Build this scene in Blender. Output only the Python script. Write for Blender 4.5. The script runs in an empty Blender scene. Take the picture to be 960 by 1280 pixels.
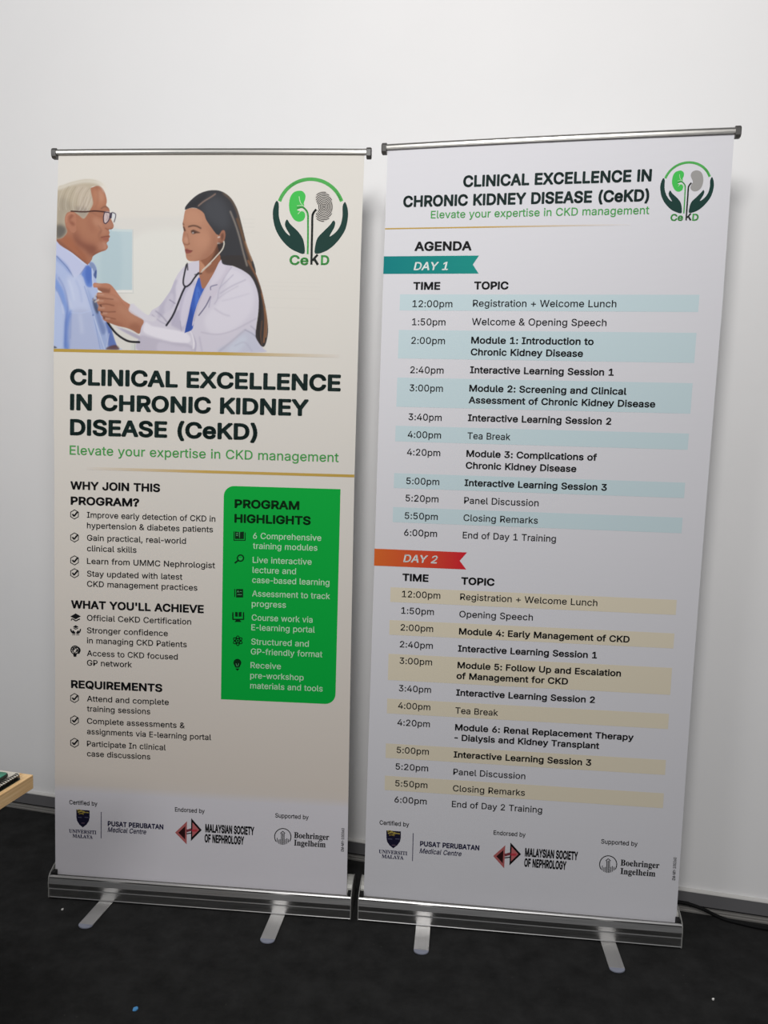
import bpy, math
import numpy as np
from math import sin, cos, pi, radians
from mathutils import Matrix, Vector
from mathutils.geometry import tessellate_polygon

scene = bpy.context.scene
COL = scene.collection

# ------------------------------------------------------------------ camera
PITCH, ROLL, CAM_H = 0.0923, 0.0258, 1.3405
fwd = Vector((0, cos(PITCH), -sin(PITCH)))
up0 = Vector((0, sin(PITCH), cos(PITCH)))
rt0 = Vector((1, 0, 0))
rt = rt0 * cos(ROLL) + up0 * sin(ROLL)
up = up0 * cos(ROLL) - rt0 * sin(ROLL)
cam = bpy.data.cameras.new('camera')
cam.sensor_fit = 'VERTICAL'
cam.sensor_height = 24.0
cam.lens = 954.5 / 1280 * 24.0
cam.clip_start = 0.05
camo = bpy.data.objects.new('camera', cam)
COL.objects.link(camo)
m3 = Matrix((rt, up, -fwd)).transposed()
camo.matrix_world = Matrix.Translation((0, 0, CAM_H)) @ m3.to_4x4()
scene.camera = camo

# ------------------------------------------------------------------ world, lamps, exposure
world = bpy.data.worlds.new('room_ambient')
scene.world = world
world.use_nodes = True
bgn = world.node_tree.nodes['Background']
bgn.inputs[0].default_value = (0.95, 0.97, 1.0, 1)
bgn.inputs[1].default_value = 0.175


def area(name, loc, size, energy, col, rot=(0, 0, 0)):
    l = bpy.data.lights.new(name, 'AREA')
    l.shape = 'RECTANGLE'
    l.size, l.size_y = size
    l.energy = energy
    l.color = col
    o = bpy.data.objects.new(name, l)
    o.location = loc
    o.rotation_euler = rot
    COL.objects.link(o)
    return o


def at_wall_pos(a, off, z):
    # point given along the back wall, off it into the room, and up
    return (cos(-0.2287) * a + sin(-0.2287) * off, 2.3358 + sin(-0.2287) * a - cos(-0.2287) * off, z)


def bulb(name, loc, energy, radius, col):
    l = bpy.data.lights.new(name, 'POINT')
    l.energy = energy
    l.shadow_soft_size = radius
    l.color = col
    o = bpy.data.objects.new(name, l)
    o.location = loc
    COL.objects.link(o)
    return o


bulb('ceiling_lamp_centre', (-0.10, 0.08, 2.75), 118, 0.30, (1, 0.985, 0.965))
bulb('ceiling_lamp_left', (-1.9, 0.35, 2.8), 58, 0.4, (0.985, 0.995, 1.0))
bulb('fill_light_room', (-0.5, -2.2, 2.75), 150, 0.4, (1, 0.99, 0.985))  # added fill from behind the camera, evens out the falloff

scene.view_settings.view_transform = 'Standard'
scene.view_settings.look = 'None'
scene.view_settings.gamma = 1.0
scene.view_settings.use_curve_mapping = False
scene.view_settings.exposure = 0.0


# ------------------------------------------------------------------ materials
def lin(c):
    out = []
    for x in c:
        x = x / 255
        x = x / 12.92 if x <= 0.04045 else ((x + 0.055) / 1.055) ** 2.4
        out.append(min(x * 0.95, 0.92))
    return tuple(out)


def mat(name, rgb=(200, 200, 200), rough=0.5, metal=0.0, spec=0.5):
    m = bpy.data.materials.new(name)
    m.use_nodes = True
    b = m.node_tree.nodes['Principled BSDF']
    b.inputs['Base Color'].default_value = (*lin(rgb), 1)
    b.inputs['Roughness'].default_value = rough
    b.inputs['Metallic'].default_value = metal
    b.inputs['Specular IOR Level'].default_value = spec
    return m, m.node_tree, b


def node(nt, kind, **kw):
    n = nt.nodes.new(kind)
    for k, v in kw.items():
        if isinstance(k, str) and hasattr(n, k):
            setattr(n, k, v)
        else:
            n.inputs[k.replace('_', ' ')].default_value = v
    return n


def noise(nt, scale, detail=3, rough=0.5, vec=None):
    n = nt.nodes.new('ShaderNodeTexNoise')
    n.inputs['Scale'].default_value = scale
    n.inputs['Detail'].default_value = detail
    n.inputs['Roughness'].default_value = rough
    if vec:
        nt.links.new(vec, n.inputs['Vector'])
    return n


def ramp(nt, src, stops):
    r = nt.nodes.new('ShaderNodeValToRGB')
    el = r.color_ramp.elements
    while len(el) < len(stops):
        el.new(0.5)
    for e, (p, c) in zip(el, stops):
        e.position = p
        e.color = (*c, 1)
    nt.links.new(src, r.inputs[0])
    return r


def bump(nt, b, src, strength, dist):
    n = nt.nodes.new('ShaderNodeBump')
    n.inputs['Strength'].default_value = strength
    n.inputs['Distance'].default_value = dist
    nt.links.new(src, n.inputs['Height'])
    nt.links.new(n.outputs[0], b.inputs['Normal'])


def objco(nt):
    return nt.nodes.new('ShaderNodeTexCoord').outputs['Object']


M = {}
m, nt, b = mat('wall_paint', (226, 225, 222), 0.75, 0, 0.25)
co = objco(nt)
n1 = noise(nt, 1.3, 4, 0.6, co)
r = ramp(nt, n1.outputs[0], [(0.3, lin((237, 236, 236))), (0.7, lin((241, 240, 240)))])
nt.links.new(r.outputs[0], b.inputs['Base Color'])
n2 = noise(nt, 220, 2, 0.5, co)
bump(nt, b, n2.outputs[0], 0.06, 0.002)
M['wall'] = m

m, nt, b = mat('black_carpet', (30, 30, 30), 0.95, 0, 0.15)
co = objco(nt)
n1 = noise(nt, 420, 4, 0.7, co)
n2 = noise(nt, 14, 4, 0.65, co)
mx = nt.nodes.new('ShaderNodeMath')
mx.operation = 'MULTIPLY_ADD'
nt.links.new(n1.outputs[0], mx.inputs[0])
mx.inputs[1].default_value = 0.6
nt.links.new(n2.outputs[0], mx.inputs[2])
mx2 = nt.nodes.new('ShaderNodeMath')
mx2.operation = 'MULTIPLY'
nt.links.new(mx.outputs[0], mx2.inputs[0])
mx2.inputs[1].default_value = 0.62
r = ramp(nt, mx2.outputs[0], [(0.28, (0.007, 0.007, 0.007)), (0.72, (0.030, 0.030, 0.030))])
# sparse pale lint caught in the pile
vo = nt.nodes.new('ShaderNodeTexVoronoi')
vo.inputs['Scale'].default_value = 38
nt.links.new(co, vo.inputs['Vector'])
lt = nt.nodes.new('ShaderNodeMath')
lt.operation = 'LESS_THAN'
lt.inputs[1].default_value = 0.045
nt.links.new(vo.outputs['Distance'], lt.inputs[0])
n3 = noise(nt, 9, 2, 0.5, co)
gt = nt.nodes.new('ShaderNodeMath')
gt.operation = 'GREATER_THAN'
gt.inputs[1].default_value = 0.56
nt.links.new(n3.outputs[0], gt.inputs[0])
an = nt.nodes.new('ShaderNodeMath')
an.operation = 'MULTIPLY'
nt.links.new(lt.outputs[0], an.inputs[0])
nt.links.new(gt.outputs[0], an.inputs[1])
mc = nt.nodes.new('ShaderNodeMix')
mc.data_type = 'RGBA'
nt.links.new(an.outputs[0], mc.inputs['Factor'])
nt.links.new(r.outputs[0], mc.inputs[6])
mc.inputs[7].default_value = (0.06, 0.055, 0.05, 1)
nt.links.new(mc.outputs[2], b.inputs['Base Color'])
bump(nt, b, n1.outputs[0], 0.5, 0.004)
M['carpet'] = m

m, nt, b = mat('printed_vinyl', (220, 220, 220), 0.6, 0, 0.12)
at = nt.nodes.new('ShaderNodeVertexColor')
at.layer_name = 'print_colour'
nt.links.new(at.outputs[0], b.inputs['Base Color'])
M['print'] = m
M['vinyl_back'] = mat('vinyl_back', (205, 205, 205), 0.6)[0]


def brushed(name, rgb, rough, axis):
    m, nt, b = mat(name, rgb, rough, 1.0)
    co = objco(nt)
    mp = nt.nodes.new('ShaderNodeMapping')
    sc = [900, 900, 900]
    sc[axis] = 6
    mp.inputs['Scale'].default_value = sc
    nt.links.new(co, mp.inputs[0])
    n = noise(nt, 1.0, 3, 0.6, mp.outputs[0])
    r = ramp(nt, n.outputs[0], [(0.3, (rough * .8,) * 3), (0.7, (rough * 1.25,) * 3)])
    nt.links.new(r.outputs[0], b.inputs['Roughness'])
    return m


M['alu'] = brushed('brushed_aluminium', (214, 213, 212), 0.33, 0)
M['foot'] = brushed('satin_aluminium', (196, 195, 194), 0.5, 1)
M['strip'] = mat('aluminium_strip', (175, 172, 168), 0.45, 0.6)[0]
M['rail'] = brushed('rail_aluminium', (172, 170, 166), 0.36, 0)
M['cap'] = mat('dark_grey_plastic', (70, 68, 66), 0.4)[0]
M['endcap'] = mat('silver_grey_plastic', (186, 185, 180), 0.5, 0.15)[0]
M['plate'] = mat('grey_end_plate', (150, 149, 146), 0.5, 0.1)[0]
M['pad'] = mat('grey_blue_plastic', (138, 142, 158), 0.5)[0]
M['black'] = mat('black_rubber', (13, 13, 14), 0.75, 0, 0.2)[0]
M['board'] = mat('grey_skirting', (104, 103, 105), 0.55)[0]
M['boardtop_lit'] = mat('lit_skirting_lip', (205, 203, 200), 0.5)[0]  # pale tone paints in the light caught along the top lip
M['groove'] = mat('black_groove', (14, 14, 15), 0.8)[0]

m, nt, b = mat('pale_pine', (208, 170, 120), 0.5, 0, 0.35)
co = objco(nt)
mp = nt.nodes.new('ShaderNodeMapping')
mp.inputs['Scale'].default_value = (60, 5, 160)
nt.links.new(co, mp.inputs[0])
n = noise(nt, 1.0, 5, 0.65, mp.outputs[0])
r = ramp(nt, n.outputs[0], [(0.25, lin((186, 140, 88))), (0.55, lin((222, 184, 134))), (0.8, lin((238, 210, 168)))])
nt.links.new(r.outputs[0], b.inputs['Base Color'])
bump(nt, b, n.outputs[0], 0.1, 0.001)
M['pine'] = m
M['cream'] = mat('cream_cover', (200, 194, 182), 0.45)[0]
M['paper'] = mat('white_paper', (232, 230, 224), 0.8)[0]
m, nt, b = mat('green_cover', (24, 128, 96), 0.3, 0, 0.5)
n = noise(nt, 30, 2, 0.5, objco(nt))
r = ramp(nt, n.outputs[0], [(0.35, lin((14, 104, 78))), (0.7, lin((40, 150, 118)))])
nt.links.new(r.outputs[0], b.inputs['Base Color'])
M['green'] = m
M['darkedge'] = mat('dark_olive_edge', (38, 44, 34), 0.4)[0]
M['blue'] = mat('blue_paper', (84, 158, 218), 0.6)[0]
M['crumb'] = mat('white_crumb', (236, 234, 230), 0.7)[0]


# ------------------------------------------------------------------ object helpers
def props(o, label=None, cat=None, group=None, kind=None):
    for k, v in (('label', label), ('category', cat), ('group', group), ('kind', kind)):
        if v:
            o[k] = v
    return o


def empty(name, loc, rz=0, label=None, cat=None, group=None):
    o = bpy.data.objects.new(name, None)
    o.empty_display_size = 0.1
    o.location = loc
    o.rotation_euler = (0, 0, rz)
    COL.objects.link(o)
    return props(o, label, cat, group)


def meshobj(name, verts, faces, mats, parent=None, loc=None, rz=0, fm=None, smooth=False):
    me = bpy.data.meshes.new(name)
    me.from_pydata([tuple(v) for v in verts], [], faces)
    for mm in (mats if isinstance(mats, (list, tuple)) else [mats]):
        me.materials.append(mm)
    if fm is not None:
        me.polygons.foreach_set('material_index', fm)
    if smooth:
        me.polygons.foreach_set('use_smooth', [True] * len(me.polygons))
    me.update()
    o = bpy.data.objects.new(name, me)
    COL.objects.link(o)
    if parent:
        o.parent = parent
    if loc:
        o.location = loc
    if rz:
        o.rotation_euler = (0, 0, rz)
    return o


def bevel(o, w, seg=2, ang=35):
    md = o.modifiers.new('bevel', 'BEVEL')
    md.width = w
    md.segments = seg
    md.limit_method = 'ANGLE'
    md.angle_limit = radians(ang)
    return o


def extrude_profile(prof, x0, x1, V=None, F=None):
    """closed (y, z) outline extruded along x"""
    V = [] if V is None else V
    F = [] if F is None else F
    n = len(prof)
    k = len(V)
    V += [(x0, y, z) for y, z in prof] + [(x1, y, z) for y, z in prof]
    for i in range(n):
        j = (i + 1) % n
        F.append((k + i, k + j, k + n + j, k + n + i))
    tris = tessellate_polygon([[Vector((y, z, 0)) for y, z in prof]])
    for t in tris:
        F.append((k + t[0], k + t[1], k + t[2]))
        F.append((k + n + t[2], k + n + t[1], k + n + t[0]))
    return V, F


def fix_normals(o):
    import bmesh
    bm = bmesh.new()
    bm.from_mesh(o.data)
    bmesh.ops.recalc_face_normals(bm, faces=bm.faces)
    bm.to_mesh(o.data)
    bm.free()
    return o


def boxv(x0, x1, y0, y1, z0, z1):
    V = [(x, y, z) for z in (z0, z1) for y in (y0, y1) for x in (x0, x1)]
    F = [(0, 2, 3, 1), (4, 5, 7, 6), (0, 1, 5, 4), (2, 6, 7, 3), (0, 4, 6, 2), (1, 3, 7, 5)]
    return V, F


def prism(outline, z0, z1):
    """(x, y) outline extruded in z"""
    n = len(outline)
    V = [(x, y, z0) for x, y in outline] + [(x, y, z1) for x, y in outline]
    F = [(i, (i + 1) % n, n + (i + 1) % n, n + i) for i in range(n)]
    F.append(tuple(range(n - 1, -1, -1)))
    F.append(tuple(range(n, 2 * n)))
    return V, F


def tube(pts, r, seg=10):
    V, F = [], []
    n = len(pts)
    P = [Vector(p) for p in pts]
    for i, p in enumerate(P):
        t = (P[min(i + 1, n - 1)] - P[max(i - 1, 0)]).normalized()
        a = t.cross(Vector((0, 0, 1)))
        if a.length < 1e-4:
            a = Vector((1, 0, 0))
        a.normalize()
        c = t.cross(a)
        for k in range(seg):
            V.append(p + (a * cos(2 * pi * k / seg) + c * sin(2 * pi * k / seg)) * r)
    for i in range(n - 1):
        for k in range(seg):
            F.append((i * seg + k, i * seg + (k + 1) % seg, (i + 1) * seg + (k + 1) % seg, (i + 1) * seg + k))
    F.append(tuple(range(seg - 1, -1, -1)))
    F.append(tuple((n - 1) * seg + k for k in range(seg)))
    return V, F


def catmull(P, closed=True, sub=4):
    P = [np.array(p, float) for p in P]
    n = len(P)
    out = []
    for i in range(n if closed else n - 1):
        if closed:
            a, b, c, d = P[i - 1], P[i], P[(i + 1) % n], P[(i + 2) % n]
        else:
            a, b, c, d = P[max(i - 1, 0)], P[i], P[i + 1], P[min(i + 2, n - 1)]
        for k in range(sub):
            t = k / sub
            out.append(tuple(0.5 * (2 * b + (c - a) * t + (2 * a - 5 * b + 4 * c - d) * t * t + (3 * b - a - 3 * c + d) * t ** 3)))
    if not closed:
        out.append(tuple(P[-1]))
    return out


# ------------------------------------------------------------------ room
WALL_D, WALL_YAW = 2.3358, -0.2287
WX, WN = Vector((cos(WALL_YAW), sin(WALL_YAW), 0)), Vector((sin(WALL_YAW), -cos(WALL_YAW), 0))


def at_wall(a, off, z):
    return Vector((0, WALL_D, 0)) + WX * a + WN * off + Vector((0, 0, z))


V, F = boxv(-4, 4, -5.2, 5.0, -0.06, 0)
props(meshobj('floor', V, F, M['carpet']), kind='structure')
V, F = boxv(-3.2, 3.2, 0, 0.08, 0, 3.3)
props(meshobj('wall_back', V, F, M['wall'], loc=(0, WALL_D, 0), rz=WALL_YAW), kind='structure')
# skirting: floor strip, dark groove, grey board, top lip with caught light painted pale
sk = props(meshobj('baseboard_back', *boxv(-3.2, 3.2, -0.010, -0.0002, 0.0205, 0.058), M['board'],
                   loc=(0, WALL_D, 0), rz=WALL_YAW), kind='structure')
V, F = extrude_profile([(-0.0002, 0.0585), (-0.011, 0.0585), (-0.0115, 0.060), (-0.0105, 0.0625), (-0.0002, 0.065)], -3.2, 3.2)
fix_normals(meshobj('top_lip', V, F, M['boardtop_lit'], sk))
V, F = extrude_profile([(-0.0002, 0.0002), (-0.016, 0.0002), (-0.016, 0.005), (-0.0135, 0.0062), (-0.0135, 0.0075), (-0.0148, 0.0085), (-0.0148, 0.0125), (-0.012, 0.0135), (-0.0002, 0.0135)], -3.2, 3.2)
fix_normals(meshobj('floor_strip', V, F, M['strip'], sk))
meshobj('groove', *boxv(-3.2, 3.2, -0.004, -0.0002, 0.0138, 0.0203), M['groove'], sk)

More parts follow.
